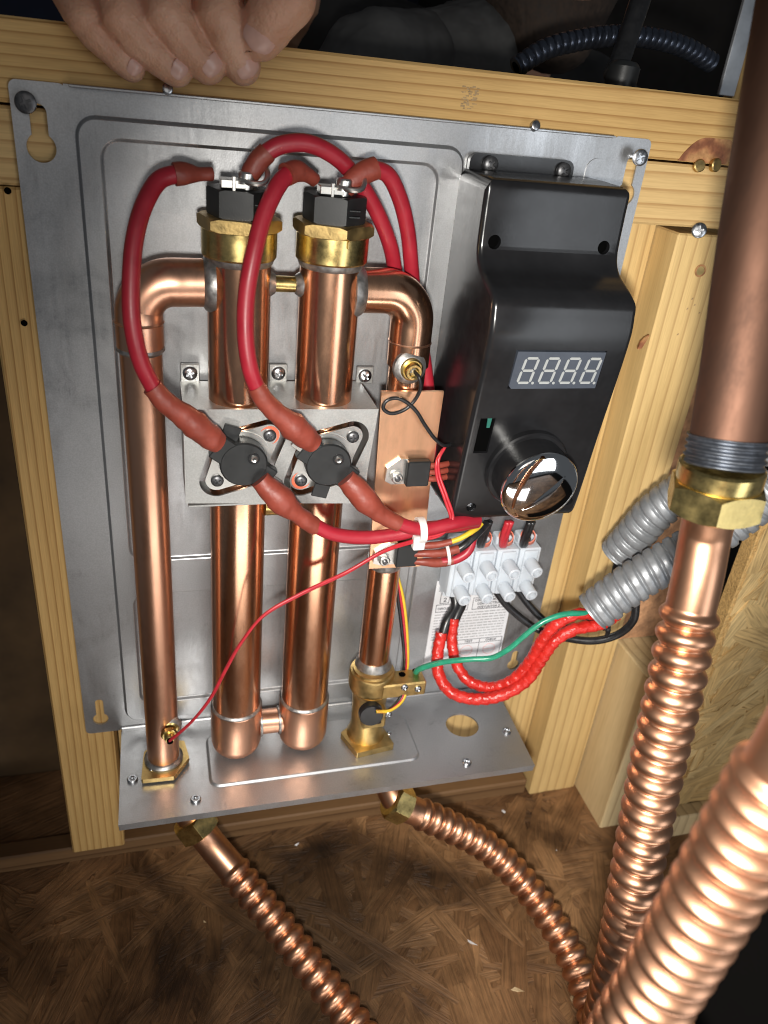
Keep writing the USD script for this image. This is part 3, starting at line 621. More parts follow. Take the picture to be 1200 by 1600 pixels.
obj('copper_heat_plate', pt, 'copper_plate', rt, False)
obj('solder_ring', place(lathe([(9.4, 134), (10.2, 136), (10.2, 139.5), (9.4, 140)], 32), (173.8, -30.5, 0), (0, 0, 1)), 'solder', rt)
obj('solder_ring', place(lathe([(9.4, 66), (11.2, 62.5), (11.6, 60.2), (10.8, 59)], 36), (173.8, -31, 0), (0, 0, 1)), 'solder', rt)

fsn = obj('flow_sensor', [place(lathe([(13.0, 44.5), (13.6, 45.5), (14.2, 48), (14.2, 57.2), (13.6, 58.4), (12.4, 58.9), (12.2, 60.6), (10.2, 61.2), (0, 61.2)], 44), (173.0, -33, 0), (0, 0, 1)),
    place(lathe([(0, 3), (12.5, 3), (12.4, 6.5), (11.4, 8.5), (10.2, 16), (10.6, 30), (11.2, 40), (13.2, 45)], 40), (173.0, -33.5, 0), (0, 0, 1)),
    rbox(166, 181, -47.5, -36, 22, 37, 1.2)], 'brass_rough', wh, 30)
obj('sensor_arm', rbox(176, 204.5, -47.0, -33.5, 45.5, 56.0, 0.9), 'brass_rough', fsn)
obj('sensor_flange', ez(Polygon([(158.0, 32), (164.0, 49.5), (187.5, 46.5), (184, 30), (172, 22)]).buffer(1.0, quad_segs=4), 1.5, 6.0), 'brass_rough', fsn, 30)
for p, a in (((190.2, -47.0, 53.6), FRONT), ((199.1, -47.0, 51.3), FRONT), ((186.9, -40.0, 8.6), (0, -0.2, 1)), ((182.1, -47.0, 32.7), FRONT)):
    screw(fsn, p, a, 2.3 if a is FRONT else 1.5, 'screw', 0.5, name='sensor_screw')
for p in ((191.0, -38.0, 54.9), (200.5, -36.0, 54.0)):
    obj('terminal_hole', place(lathe([(0, 0), (2.2, 0), (2.2, 0.25), (0, 0.3)], 18), (p[0], p[1], 55.95), (0, 0, 1)), 'hole', fsn)
pg = (169.9, -48.0, 37.1)
obj('sensor_plug', [place(lathe([(0, -1), (7.4, -1), (7.4, 3.4), (6.8, 4.2), (0, 4.2)], 30), pg, (-0.1, -1, 0.15)), rbox(pg[0] - 3.5, pg[0] + 6.6, pg[1] - 3.6, pg[1] + 1, pg[2] - 7.5, pg[2] - 2, 0.6)], 'black', fsn)

# bracket with the two thermal cut-outs
BX = [(63.6, 237.6), (156.3, 236.8), (152.2, 184.4), (63.5, 188.6)]
BF = 46.8
def rhombus(cx, cz, grow=0.0):
    """Mount plate outline of a thermal cut-out: a disc with two rounded ears."""
    return shapely.union_all([Point(cx, cz).buffer(13.2 + grow, quad_segs=12), Point(cx + 12.6, cz + 11.6).buffer(5.4 + grow, quad_segs=12), Point(cx - 12.0, cz - 11.9).buffer(5.4 + grow, quad_segs=12)]).convex_hull
CUTS = [(90.6, 212.2), (131.6, 210.6)]
br = obj('cutout_bracket', [ex(Polygon(BX).difference(shapely.union_all([rhombus(*c, 3.0) for c in CUTS])), (BF, BF - 1.1)),
     rbox(63.6, 156.2, -BF + 1.1, -8, 235.7, 236.7, 0.2), rbox(63.6, 64.7, -BF + 1.2, -14, 189, 236, 0.2), rbox(153.2, 154.2, -BF + 1.2, -14, 186, 235.6, 0.2), rbox(64.8, 152.0, -BF + 1.2, -20, 185.5, 186.5, 0.2)], 'steel_bright', wh, 30)
for k, p in enumerate(((68.7, -9.0, 241.2), (112.5, -9.0, 241.3), (158.2, -9.0, 240.1))):
    tb = obj('bracket_tab', rbox(p[0] - 4.6, p[0] + 4.6, -8.8, -7.6, 235.5, p[2] + 4.6, 0.3), 'steel_bright', br)
    screw(wh, (p[0], -8.8, p[2]), FRONT, 3.6, 'screw', 0.4 + k, name='bracket_screw')
for k, (cx, cz) in enumerate(CUTS):
    tc = obj('thermal_cutout', [place(lathe([(0, 0), (11.3, 0), (11.3, 6.6), (10.6, 7.4), (0, 7.4)], 36), (cx, -47.0, cz), FRONT)], 'black_matte', wh, 30)
    bpoly = rhombus(cx, cz).difference(Point(cx, cz).buffer(11.0))
    obj('mount_plate', [ex(bpoly, (46.0, 45.0)), place(ring(12.0, 13.8, 0.7), (cx, -46.0, cz), FRONT)], 'nickel', tc, 20)
    # terminal blocks of the cut-out, towards the upper left and lower right
    d = unit((-0.80, 0, 0.60)); e = V3(0.60, 0, 0.80)
    for s in (1, -1):
        c = V3(cx, -51.5, cz) + s * d * 11.5
        q = rbox(-4.4, 4.4, -6.2, 6.2, -2.6, 2.6, 0.5)
        t = np.eye(4); t[:3, 0], t[:3, 1], t[:3, 2], t[:3, 3] = d, e, np.cross(d, e), c
        q = q.copy(); q.apply_transform(t)
        obj('terminal_block', q, 'black_matte', tc, 30)
        q = rbox(0, 6.5, -2.9, 2.9, -0.5, 0.5, 0.2).copy(); t[:3, 3] = c + s * d * 3.6 + FRONT * 1.4; t[:3, 0] = s * d; t[:3, 2] = np.cross(s * d, e); q.apply_transform(t)
        obj('blade', q, 'nickel', tc, 30)
    obj('rivet', place(as_tm(m3.Manifold.revolve(m3.CrossSection([[(0.7, 0), (1.8, 0), (1.8, 0.7), (1.4, 1.1), (0.7, 0.8)]]), 18)), (cx + 4.6, -54.4, cz + 3.2), FRONT), 'nickel', tc)
    obj('rivet_well', place(ring(2.2, 2.9, 0.35, 20), (cx + 4.6, -54.4, cz + 3.2), FRONT), 'black', tc)
    for sx, sz in ((13.0, 11.4), (-11.8, -12.0)):
        if k == 1 and sx < 0 or k == 0 and sx > 0:
            rp = Point(cx + sx, cz + sz).buffer(4.7).intersection(rhombus(cx, cz, -0.1)).difference(Point(cx + sx * 0.93, cz + sz * 0.93).buffer(4.3))
            obj('red_mark', ex(rp, (46.15, 45.9)), 'orange_sleeve', tc, False)
        screw(tc, (cx + sx, -46.1, cz + sz), FRONT, 3.1, 'dark_screw', 0.6 + k, name='cutout_screw')
    tx, tz, an = ((-5.6, 14.6, 0.30), (-2.2, -16.3, 0.25))[k]
    q = rbox(-4.0, 4.0, -0.6, 0.6, -3.6, 3.6, 0.2).copy()
    q.apply_transform(trimesh.transformations.rotation_matrix(an, (0, 1, 0))); q.apply_translation((cx + tx, -49.5, cz + tz))
    obj('tab', q, 'black_matte', tc, 30)

# the two transistors on the copper heat plate
for (x0, x1, z0, z1), (hx, hz) in (((174.6, 187.0, 193.6, 208.0), (169.8, 198.4)), ((174.4, 186.6, 143.3, 157.0), (168.2, 147.4))):
    tr = obj('transistor', rbox(x0, x1, -48.2, -43.8, z0, z1, 0.6), 'black_matte', wh, 30)
    tab = Polygon([(x0 + 1, z1 - 0.3), (x0 - 3, z1 - 0.3), (hx - 4.8, hz + 4.2), (hx - 5.2, hz - 2.5), (hx - 2.0, z0 + 0.4), (x0 + 1, z0 + 0.4)]).buffer(0.4)
    obj('metal_tab', ex(tab, (44.4, 42.5)), 'nickel', tr, 30)
    obj('tab_nut', [place(ring(1.7, 3.6, 0.8, 24), (hx, -44.4, hz), FRONT), place(as_tm(hexnut(5.6, 2.6, 0.5, 0.2)), (hx, -45.0, hz), FRONT)], 'nickel', tr, 30)
    obj('stud_end', place(lathe([(0, 0), (1.5, 0), (1.5, 1.0), (1.0, 1.4), (0, 1.4)], 16), (hx, -47.5, hz), FRONT), 'dark_screw', tr)
    if hz > 180:
        for k in range(3):
            z = z1 - 3.2 - 3.9 * k
            obj('lead_sleeve', lumpy([(x1 - 0.4, -45.8, z), (x1 + 4, -45.6, z - 0.4), (x1 + 9.5, -44, z - 0.6), (x1 + 15, -41, z - 1.0)], [1.5, 1.7, 1.5], 0.15, 0.6, k), 'shrink', tr)

# ------------------------------------------------------------------ control box
BL, BR_ = 198.4, 272.2
prof = [(343.4, 3), (344.0, 20), (343.6, 36.0), (342.0, 38.6), (330, 39.4), (318, 39.9), (313, 40.6), (309, 42.6), (305.5, 47), (302.5, 54), (299.5, 61), (296.0, 66.2), (291, 67.6), (284, 68.7), (276, 68.4), (228, 62.2), (180.0, 56.0), (177.0, 54.6), (175.8, 52.0), (175.6, 20), (175.6, 3)]
# smooth the side profile and chamfer it towards both flanks
def box_shell():
    poly = Polygon([(z, d) for z, d in prof])
    q0 = np.array(prof, float)
    # resample the front so that the curves are round
    fr = spline([(z, d, 0) for z, d in prof[2:18]], 1.6)[:, :2]
    q0 = np.vstack([q0[:2], fr, q0[18:]])
    n, R = len(q0), 2.6
    t = np.gradient(q0, axis=0)
    nrm = np.stack([-t[:, 1], t[:, 0]], 1); nrm /= np.linalg.norm(nrm, axis=1, keepdims=True)
    if not poly.contains(Point(*(q0[n // 2] - 0.5 * nrm[n // 2]))): nrm = -nrm
    secs = []
    ths = np.linspace(0, math.pi / 2, 6)
    xs = [(BL + R * (1 - math.sin(th)), R * (1 - math.cos(th))) for th in ths[::-1]] + [(BR_ - R * (1 - math.sin(th)), R * (1 - math.cos(th))) for th in ths]
    for x, k in xs:
        q = q0 - nrm * k
        q[0] = (q0[0, 0] - k, 3); q[-1] = (q0[-1, 0] + k, 3)
        secs.append(np.stack([np.full(n, x), -q[:, 1], q[:, 0]], 1))
    v = np.vstack(secs); f = []
    for s_ in range(len(secs) - 1):
        for j in range(n):
            j2 = (j + 1) % n
            f += [(s_ * n + j, (s_ + 1) * n + j, (s_ + 1) * n + j2), (s_ * n + j, (s_ + 1) * n + j2, s_ * n + j2)]
    import mapbox_earcut as _e
    for s_, flip in ((0, False), (len(secs) - 1, True)):
        tri = _e.triangulate_float64(secs[s_][:, 1:], np.array([n], np.uint32)).reshape(-1, 3)
        f += [tuple(s_ * n + (t_ if flip else t_[::-1])) for t_ in tri]
    m = trimesh.Trimesh(v, np.array(f), process=False)
    trimesh.repair.fix_normals(m)
    return m
bxm = box_shell()
# panel frame: u along x, w down the panel, n its normal; PP(x, z, off) is a point at height z on the sloping front
PN = unit((0, -(276 - 182.0), -(68.4 - 56.3)))
PU = V3(1, 0, 0); PW = np.cross(PN, PU); PW = PW if PW[2] > 0 else -PW
def PD(z): return 56.3 + (z - 182.0) * (68.4 - 56.3) / (276 - 182.0)
def PP(x, z, off=0.0): return V3(x, -PD(z), z) + PN * off
def on_panel(poly, near, far):
    """Polygon (x, s) with s measured up the panel from z=182, extruded along the panel normal."""
    out = []
    for g in getattr(poly, 'geoms', [poly]):
        m = trimesh.creation.extrude_polygon(g, near - far, engine='earcut')
        v = np.array(m.vertices)
        out.append(trimesh.Trimesh(PP(0, 182) + v[:, :1] * PU + v[:, 1:2] * PW + (v[:, 2:3] + far) * PN, m.faces, process=False))
    return as_tm(out)
def S(z): return (z - 182.0) / PW[2]
try:
    man = m3.Manifold(m3.Mesh(np.asarray(bxm.vertices, np.float32), np.asarray(bxm.faces, np.uint32)))
    if man.volume() < 0:
        man = m3.Manifold(m3.Mesh(np.asarray(bxm.vertices, np.float32), np.asarray(bxm.faces[:, ::-1], np.uint32)))
    def cutm(t):
        t = trimesh.Trimesh(t.vertices, t.faces, process=True)
        q = m3.Manifold(m3.Mesh(np.asarray(t.vertices, np.float32), np.asarray(t.faces, np.uint32)))
        if q.volume() < 0:
            q = m3.Manifold(m3.Mesh(np.asarray(t.vertices, np.float32), np.asarray(t.faces[:, ::-1], np.uint32)))
        return q
    cuts = [cutm(on_panel(Polygon([(203.2, S(238.4)), (211.0, S(238.4)), (211.0, S(218.6)), (203.2, S(218.6))]), 3, -9)),
            cutm(on_panel(Polygon([(213.2, S(274.4)), (260.4, S(274.4)), (260.4, S(254.6)), (213.2, S(254.6))]), 3, -2.2)),
            cutm(on_panel(Point(209.2, S(185.0)).buffer(2.7), 3, -8)), cutm(on_panel(Point(266.0, S(186.0)).buffer(2.5), 3, -8)),
            cutm(place(lathe([(3.2, -7), (3.2, 3)], 24), (206.0, -40, 316.5), FRONT)), cutm(place(lathe([(3.2, -7), (3.2, 3)], 24), (263.0, -40, 316.5), FRONT))]
    man = man ^ cutm(ex(rrect(BL - 0.1, BR_ + 0.1, 175.5, 344.1, 7.0, 8), (90, 1)))
    bxm = as_tm(man - m3.Manifold.batch_boolean(cuts, m3.OpType.Add))
except Exception as ex_:
    print('box boolean failed', ex_)
cb = obj('control_box', bxm, 'black', wh, 38)
obj('mount_tab', [ex(rrect(202.0, 257.5, 338, 350.6, 4.0), (5.0, 2.0))], 'black', cb, 30)
for p in ((212.2, -6.0, 346.1), (251.4, -6.0, 345.8)):
    screw(cb, p, FRONT, 3.9, 'dark_screw', 0.8, name='mount_screw', stand=3)
obj('slot_shade', on_panel(Polygon([(203.4, S(238.2)), (210.8, S(238.2)), (210.8, S(218.8)), (203.4, S(218.8))]), -1.3, -2.2), 'hole', cb, False)  # black plate just under the face paints the shade of the slot
obj('circuit_board', on_panel(Polygon([(207.3, S(238.2)), (209.6, S(238.2)), (209.4, S(232.5)), (207.8, S(232.5))]), -0.8, -1.6), 'green_board', cb, False)
for x, z, r in ((209.2, 185.0, 2.6), (266.0, 186.0, 2.4)):
    obj('well_shade', place(lathe([(0, 0), (r, 0), (r, 0.5), (0, 0.5)], 20), PP(x, z, -3.0), PN), 'hole', cb)  # shallow black disc paints the shade inside the well
for x in (206.0, 263.0):
    obj('well_shade', place(lathe([(0, 0), (3.1, 0), (3.1, 0.4), (0, 0.4)], 20), (x, -37.0, 316.5), FRONT), 'hole', cb)  # black disc, painted shade of the upper wells
screw(cb, PP(209.2, 185.0, -2.6), PN, 2.0, 'screw', 0.3, name='case_screw')
dsp = obj('display', on_panel(Polygon([(214.0, S(273.8)), (259.9, S(273.8)), (259.9, S(254.9)), (215.0, S(254.6)), (213.6, S(256.2))]), 0.5, -2.0), 'display', wh, False)
def digit(x0, z0, w, h, sl):
    t, g = 1.25, 0.28
    def seg(pts): return Polygon([(x0 + x + sl * y, z0 + y) for x, y in pts])
    hb = lambda y: seg([(g + t * .5, y), (t + g, y + t / 2), (w - t - g, y + t / 2), (w - g - t * .5, y), (w - t - g, y - t / 2), (t + g, y - t / 2)])
    vb = lambda x, a, b: seg([(x, a + g), (x + t / 2, a + g + t / 2), (x + t / 2, b - g - t / 2), (x, b - g), (x - t / 2, b - g - t / 2), (x - t / 2, a + g + t / 2)])
    m = h / 2
    out = [hb(t / 2), hb(m), hb(h - t / 2), vb(t / 2, t / 2, m), vb(w - t / 2, t / 2, m), vb(t / 2, m, h - t / 2), vb(w - t / 2, m, h - t / 2)]
    out.append(Point(x0 + w + 1.15, z0 + 0.5).buffer(0.72, quad_segs=4))
    return out
for k in range(4):
    for sgm in digit(216.6 + 11.0 * k, S(257.3), 7.6, S(271.2) - S(257.3), 0.14):
        obj('segment', on_panel(sgm, 0.72, 0.4), 'segment', dsp, False)
# knob
KC = PP(234.0, 209.5, 0)
obj('knob_seat', place(lathe([(22.2, 0), (22.2, 3.4), (21.4, 4.2), (20.2, 4.2)], 56), KC, PN), 'black', wh)
kb = obj('knob', place(lathe([(0, 1.6), (19.4, 1.6), (19.7, 3.0), (19.5, 19.0), (19.0, 20.0), (0, 20.0)], 64), KC, PN), 'black', wh)
dome = m3.Manifold.revolve(m3.CrossSection([[(0, 18), (20.2, 18), (20.4, 19.2)] + [(20.2 * math.cos(t) ** 0.9, 19.6 + 4.2 * math.sin(t)) for t in np.linspace(0.06, math.pi / 2 - 0.02, 14)] + [(0, 24.0)]]), 72)
facet = m3.Manifold.cube([60, 30, 40], False).translate([-30, 0, 0]).rotate([13, 0, 0]).translate([0, 0.8, 22.9]).rotate([0, 0, 0])
facet = facet.rotate([0, 0, 228])
kcap = dome - facet
kcap = as_tm(kcap)
obj('knob_cap', place(kcap, KC, PN), 'chrome', kb, 25)

# ------------------------------------------------------------------ terminal strip and label
for k in range(4):
    x0 = 220.5 + 15.0 * k
    tbk = obj('terminal_strip', [rbox(x0, x0 + 14.2, -19, -3.3, 98, 131, 0.8), rbox(x0 + 0.8, x0 + 13.4, -12, -4, 93.5, 136.5, 0.8), rbox(x0 + 2.4, x0 + 11.8, -20.6, -18.5, 99, 130, 0.6)], 'white_plastic', wh, 30)
    for z in (121.5, 104.5):
        sp = as_tm(m3.Manifold.revolve(m3.CrossSection([[(2.7, 0), (4.3, 0), (4.0, 11.5), (3.5, 12.0), (2.7, 12.0)]]), 28))
        obj('screw_tower', [place(sp, (x0 + 7.1, -18.8, z), (0.05, -1, -0.12))], 'white_plastic', tbk, 35)
        obj('tower_floor', [place(lathe([(0, 2), (2.8, 2), (2.8, 3), (0, 3)], 18), (x0 + 7.1, -18.8, z), (0.05, -1, -0.12))], 'zip', tbk, 35)
    if k < 3:
        screw(tbk, (x0 + 14.6, -17.0, 113), FRONT, 2.0, 'screw', name='strip_screw')
lab = obj('warning_label', ex(Polygon([(219.5, 100.0), (274.8, 99.0), (275.2, 30.0), (219.0, 30.0)]), (3.55, 3.2)), 'paper', wh, False)
YL = 3.75
def ink(poly, m='ink', name='print'): obj(name, ex(poly, (YL, 3.5)), m, lab, False)
def textm(s, x, z, h, m='ink', bold=True):
    t = meshkit.text_mesh(s, h, 0.18, bold)
    v = np.array(t.vertices)
    obj('lettering', trimesh.Trimesh(np.stack([v[:, 0] + x, -YL + 0.2 - v[:, 2], v[:, 1] + z], 1), t.faces, process=False), m, lab, False)
def frame_poly(x0, x1, z0, z1, w=0.35): return sbox(x0, z0, x1, z1).difference(sbox(x0 + w, z0 + w, x1 - w, z1 - w))
arrow = Polygon([(223.5, 82.0), (223.5, 92.0), (221.6, 92.0), (226.8, 97.5), (232.0, 92.0), (230.0, 92.0), (230.0, 82.0)])
ink(arrow.difference(arrow.buffer(-0.4)))
textm('1', 225.9, 88.4, 3.0); textm('2', 225.6, 83.4, 3.0)
ink(frame_poly(249.5, 254.6, 86.5, 93.0)); textm('2', 250.8, 88.2, 3.0)
ink(frame_poly(261.5, 266.6, 86.5, 93.0))
ink(frame_poly(247.0, 273.6, 75.0, 84.6))
textm('CIRCUIT BREAKER 2', 248.2, 81.6, 1.7); textm('DISJONCTEUR 2', 250.4, 78.7, 1.7); textm('DISYUNTOR 2', 251.0, 75.8, 1.7)
ink(frame_poly(221.4, 244.0, 75.0, 81.2)); textm('CIRCUIT', 222.6, 77.0, 1.6)
lr = np.random.default_rng(4)
lines = []
for k in range(10):
    z = 72.4 - 2.3 * k
    if z < 51: break
    x = 221.4
    while x < 272:
        w = lr.uniform(1.2, 4.6)
        lines.append(sbox(x, z, min(x + w, 272.5), z + 0.75)); x += w + 0.7
ink(shapely.union_all(lines), 'grey_ink', 'small_print')
ink(shapely.union_all([frame_poly(240.5, 273.8, 33.0, 50.0), sbox(257.0, 33.0, 257.3, 50.0), sbox(240.5, 46.2, 273.8, 46.5)]))
textm('TEST', 246.0, 47.2, 1.7); textm('CHECK', 261.5, 47.2, 1.7)
ink(shapely.union_all([Point(248.6, 40).buffer(4.6).difference(Point(248.6, 40).buffer(4.2)), sbox(244.4, 39.8, 252.8, 40.2), Point(265.4, 40).buffer(4.6).difference(Point(265.4, 40).buffer(4.2)), sbox(261.2, 39.8, 269.6, 40.2)]), 'pink_ink')

# ------------------------------------------------------------------ wiring of the heater
def cable(parts, label):
    """One cable: list of (name, points, radius, material, lump) parts; the first is the cable, the others its sleeves."""
    first = None
    for name, pts, r, m, lump in parts:
        mesh = lumpy(pts, r, lump, 0.22, len(USED)) if lump else wire(pts, r, 16)
        o = obj(name, mesh, m, first or wh, 40, label if first is None else None)
        first = first or o
    return first
RC = 3.65
cable([('power_cable', [(64.6, -36.0, 336.1), (57.6, -39.0, 333.7), (51.3, -45.0, 325.2), (47.0, -51.0, 313.4), (44.8, -56.0, 299.4), (44.1, -60.0, 282.4), (46.7, -62.0, 265.5), (52.0, -62.0, 252.2)], RC, 'red_cable', 0),
       ('shrink_sleeve', [(78.7, -31.0, 336.2), (72.6, -33.0, 336.0), (67.9, -35.0, 336.2), (63.3, -36.0, 335.6)], [2.8, 3.2, 4.4, 4.5], 'shrink', 0.16),
       ('shrink_sleeve', [(50.8, -62.0, 254.5), (55.8, -62.0, 247.5), (62.9, -61.0, 241.0), (69.7, -60.0, 234.4), (75.3, -58.0, 228.3), (78.8, -57.0, 225.2)], [4.3, 4.6, 5.0, 6.4, 6.2, 5.2], 'shrink', 0.14)], 'thick red cable curving left of the tubes')
cable([('power_cable', [(110.7, -38.0, 340.2), (105.7, -42.0, 336.2), (99.2, -47.0, 325.3), (94.0, -53.0, 309.7), (90.6, -57.0, 292.0), (90.2, -60.0, 275.0), (92.3, -62.0, 261.4), (95.8, -62.0, 252.0)], RC, 'red_cable', 0),
       ('shrink_sleeve', [(122.2, -31.0, 336.7), (117.7, -34.0, 339.1), (112.7, -37.0, 340.4), (108.3, -40.0, 339.0)], [2.8, 3.2, 4.4, 4.5], 'shrink', 0.16),
       ('shrink_sleeve', [(94.4, -62.0, 254.7), (99.0, -62.0, 247.1), (106.0, -61.0, 239.9), (113.4, -60.0, 233.0), (119.5, -58.0, 227.1), (122.9, -57.0, 223.9)], [4.3, 4.6, 5.0, 6.4, 6.2, 5.2], 'shrink', 0.14)], 'thick red cable passing in front of the left heating tube')
cable([('power_cable', [(98.9, -36.0, 345.3), (106.1, -36.0, 349.6), (117.5, -35.0, 351.1), (131.8, -31.0, 345.8), (144.4, -27.0, 334.7), (154.7, -23.0, 321.6), (162.1, -20.0, 308.4), (168.3, -16.0, 291.2), (178.8, -13.0, 264.7), (190.7, -13.0, 236.9)], RC, 'red_cable', 0),
       ('shrink_sleeve', [(92.5, -35.0, 333.9), (94.0, -36.0, 337.8), (96.8, -36.0, 342.4), (100.9, -36.0, 346.9)], [3.2, 4.2, 4.6, 4.5], 'shrink', 0.14)], 'thick red cable arching over to the right')
cable([('power_cable', [(146.8, -33.0, 343.2), (154.2, -31.0, 341.1), (161.7, -28.0, 331.6), (168.5, -24.0, 316.8), (174.1, -19.0, 298.2), (180.4, -15.0, 275.3), (189.0, -14.0, 248.0), (197.2, -18.0, 209.1), (205.0, -24.0, 176.0)], RC, 'red_cable', 0),
       ('shrink_sleeve', [(134.8, -35.0, 334.2), (137.7, -35.0, 337.2), (142.2, -34.0, 341.0), (148.5, -33.0, 343.6)], [3.6, 4.4, 4.6, 4.5], 'shrink', 0.14)], 'thick red cable bending down behind the right elbow')
cable([('power_cable', [(122.5, -57.0, 181.0), (135.7, -56.0, 172.5), (153.2, -55.0, 168.5), (170.5, -55.0, 169.4), (184.3, -55.0, 172.1), (203.9, -53.0, 171.7), (218.2, -48.0, 170.4)], RC, 'red_cable', 0),
       ('shrink_sleeve', [(98.1, -55.0, 204.7), (101.8, -56.0, 200.5), (106.9, -58.0, 195.8), (113.4, -58.0, 189.0), (120.2, -57.0, 182.6), (126.9, -56.0, 176.8)], [4.8, 6.2, 6.6, 5.0, 4.7, 4.4], 'shrink', 0.14)], 'thick red cable sagging under the bracket')
cable([('power_cable', [(165.4, -59.0, 180.9), (173.4, -60.0, 177.2), (184.6, -59.0, 174.1), (201.9, -57.0, 175.8), (217.1, -50.0, 172.9)], RC, 'red_cable', 0),
       ('shrink_sleeve', [(140.3, -55.0, 203.8), (144.4, -56.0, 199.5), (149.6, -58.0, 193.8), (156.7, -59.0, 186.7), (163.2, -59.0, 181.8), (169.5, -60.0, 178.6)], [4.8, 6.2, 6.4, 5.0, 4.7, 4.4], 'shrink', 0.14)], None)
def zip_tie(p, axis, r, head):
    z = obj('zip_tie', place(as_tm(m3.Manifold.revolve(m3.CrossSection([[(r, -1.9), (r + 1.0, -1.9), (r + 1.0, 1.9), (r, 1.9)]]), 28)), p, axis), 'zip', wh, 30)
    h = np.array(head)
    obj('zip_tie_head', rbox(h[0] - 3.2, h[0] + 3.2, h[1] - 2.4, h[1] + 2.4, h[2] - 4.4, h[2] + 3.6, 0.6), 'zip', z, 30)
zip_tie((182.4, -57.5, 172.9), (1, 0, 0.05), 6.0, (181.3, -60.0, 167.4))
obj('zip_tie', place(as_tm(m3.Manifold.revolve(m3.CrossSection([[(6.2, -0.9), (6.9, -0.9), (6.9, 0.9), (6.2, 0.9)]]), 28)), (203.9, -47.0, 150.4), (1, -0.1, 0.2)), 'zip', wh, 30)
# leads of the lower transistor
cable([('sensor_wire', [(199.1, -49.0, 157.8), (207.7, -50.0, 160.8), (215.1, -49.0, 164.2), (224.2, -42.0, 164.5)], 1.5, 'yellow_wire', 0), ('lead_sleeve', [(182.7, -46.0, 154.5), (189.2, -48.0, 156.6), (197.3, -49.0, 157.5), (204.5, -50.0, 159.7)], [1.6, 2.0, 1.9], 'shrink', 0.16)], 'yellow wire from the lower transistor')
cable([('sensor_wire', [(206.1, -49.0, 151.5), (212.9, -49.0, 156.1), (220.5, -46.0, 161.3), (228.1, -40.0, 163.9)], 2.3, 'black_wire', 0), ('lead_sleeve', [(183.2, -46.0, 150.3), (189.9, -48.0, 151.6), (200.0, -49.0, 151.9), (209.5, -49.0, 153.8)], [1.6, 2.6, 2.5], 'shrink', 0.16)], 'black wire from the lower transistor')
cable([('sensor_wire', [(201.2, -48.0, 145.2), (209.0, -49.0, 147.0), (215.5, -49.0, 151.7), (217.8, -47.0, 158.7), (217.8, -40.0, 165.8)], 2.6, 'red_cable', 0), ('lead_sleeve', [(183.8, -46.0, 145.6), (190.6, -48.0, 146.0), (200.5, -48.0, 144.9), (207.5, -49.0, 146.7)], [1.6, 2.6, 2.6], 'shrink', 0.16)], 'red wire from the lower transistor')
# thin probe wires
obj('probe_wire', wire([npz + FRONT * 4 + V3(0.5, 0, 0), (173.9, -50.0, 254.2), (175.6, -49.0, 248.6), (174.1, -47.0, 241.5), (169.4, -47.0, 236.5), (162.4, -47.0, 234.6), (158.5, -47.0, 237.3), (159.5, -47.0, 241.0), (164.2, -47.0, 242.6), (169.3, -48.0, 241.0), (175.1, -48.0, 236.2), (181.1, -47.0, 228.1), (188.0, -46.0, 219.8), (193.5, -45.0, 215.6), (202.1, -40.0, 214.5)], 0.95, 10, 0.8), 'black_wire', wh, True, 'thin black wire looped on the copper plate')
for o in (V3(0, 0, 0), V3(0.9, -0.3, 1.5)):
    obj('probe_wire', wire([np.array(q) + o for q in (nb + FRONT * 7, (54.5, -52.0, 40.8), (63.1, -55.0, 53.2), (72.9, -58.0, 71.2), (80.5, -60.0, 91.2), (89.2, -60.0, 109.9), (100.7, -60.0, 126.5), (120.7, -57.0, 136.5), (145.4, -52.0, 144.6), (165.5, -52.0, 157.0), (179.8, -60.0, 167.5), (193.6, -60.0, 171.0), (198.4, -58.0, 177.4), (194.9, -54.0, 188.8), (190.8, -49.0, 199.6), (190.1, -47.0, 207.1), (193.8, -44.0, 212.9))], 0.85, 8, 1.2), 'red_wire', wh, True)
for k, (m, o) in enumerate((('black_wire', 0.0), ('red_wire', 1.6), ('yellow_wire', 3.0))):
    o = V3(1, 0, 0) * o
    obj('sensor_wire', wire([np.array(q) for q in ((183.9, -22.0, 124.1), np.array((187.1, -24.0, 104.3)) + o, np.array((190.8, -28.0, 82.7)) + o, np.array((194.2, -31.0, 59.4)) + o * 0.7, np.array((193.7, -33.0, 50.7)) + o * 0.7, np.array((190.2, -45.0, 47.7)) + o * 0.7, np.array((185.8, -49.0, 43.6)) + o * 0.9, np.array((178.4, -53.0, 41.6)) + o * 0.4, (171.5, -54.0, 43.1))], 1.1, 9, 1.0), m, wh, True)
# wires into the top of the strip
for k, (m, w0, w1, w2) in enumerate((('black_wire', (234.1, -30.0, 159.0), (234.0, -28.0, 150.4), (236.0, -22.0, 137.7)), ('red_wire', (247.6, -30.0, 158.3), (247.6, -28.0, 149.6), (250.8, -22.0, 136.7)), ('black_wire', (261.7, -30.0, 157.5), (261.9, -28.0, 148.7), (264.6, -22.0, 135.8)))):
    for o in (-1.1, 1.1):
        o = V3(o, 0, 0)
        obj('strip_wire', wire([w0 + o, w1 + o * 0.9, w2 + o * 0.7, (227.6 + 15.0 * (k + 1), -12, 134)], 1.9, 12), m, wh, True)
    c0 = V3(227.6 + 15.0 * (k + 1), -12.5, 134.5)
    obj('wire_sleeve', place(as_tm(m3.Manifold.revolve(m3.CrossSection([[(3.6, 0), (4.3, 0), (4.6, 11), (4.0, 11)]]), 24)), c0, w1 - c0), 'orange_sleeve', wh, 30)

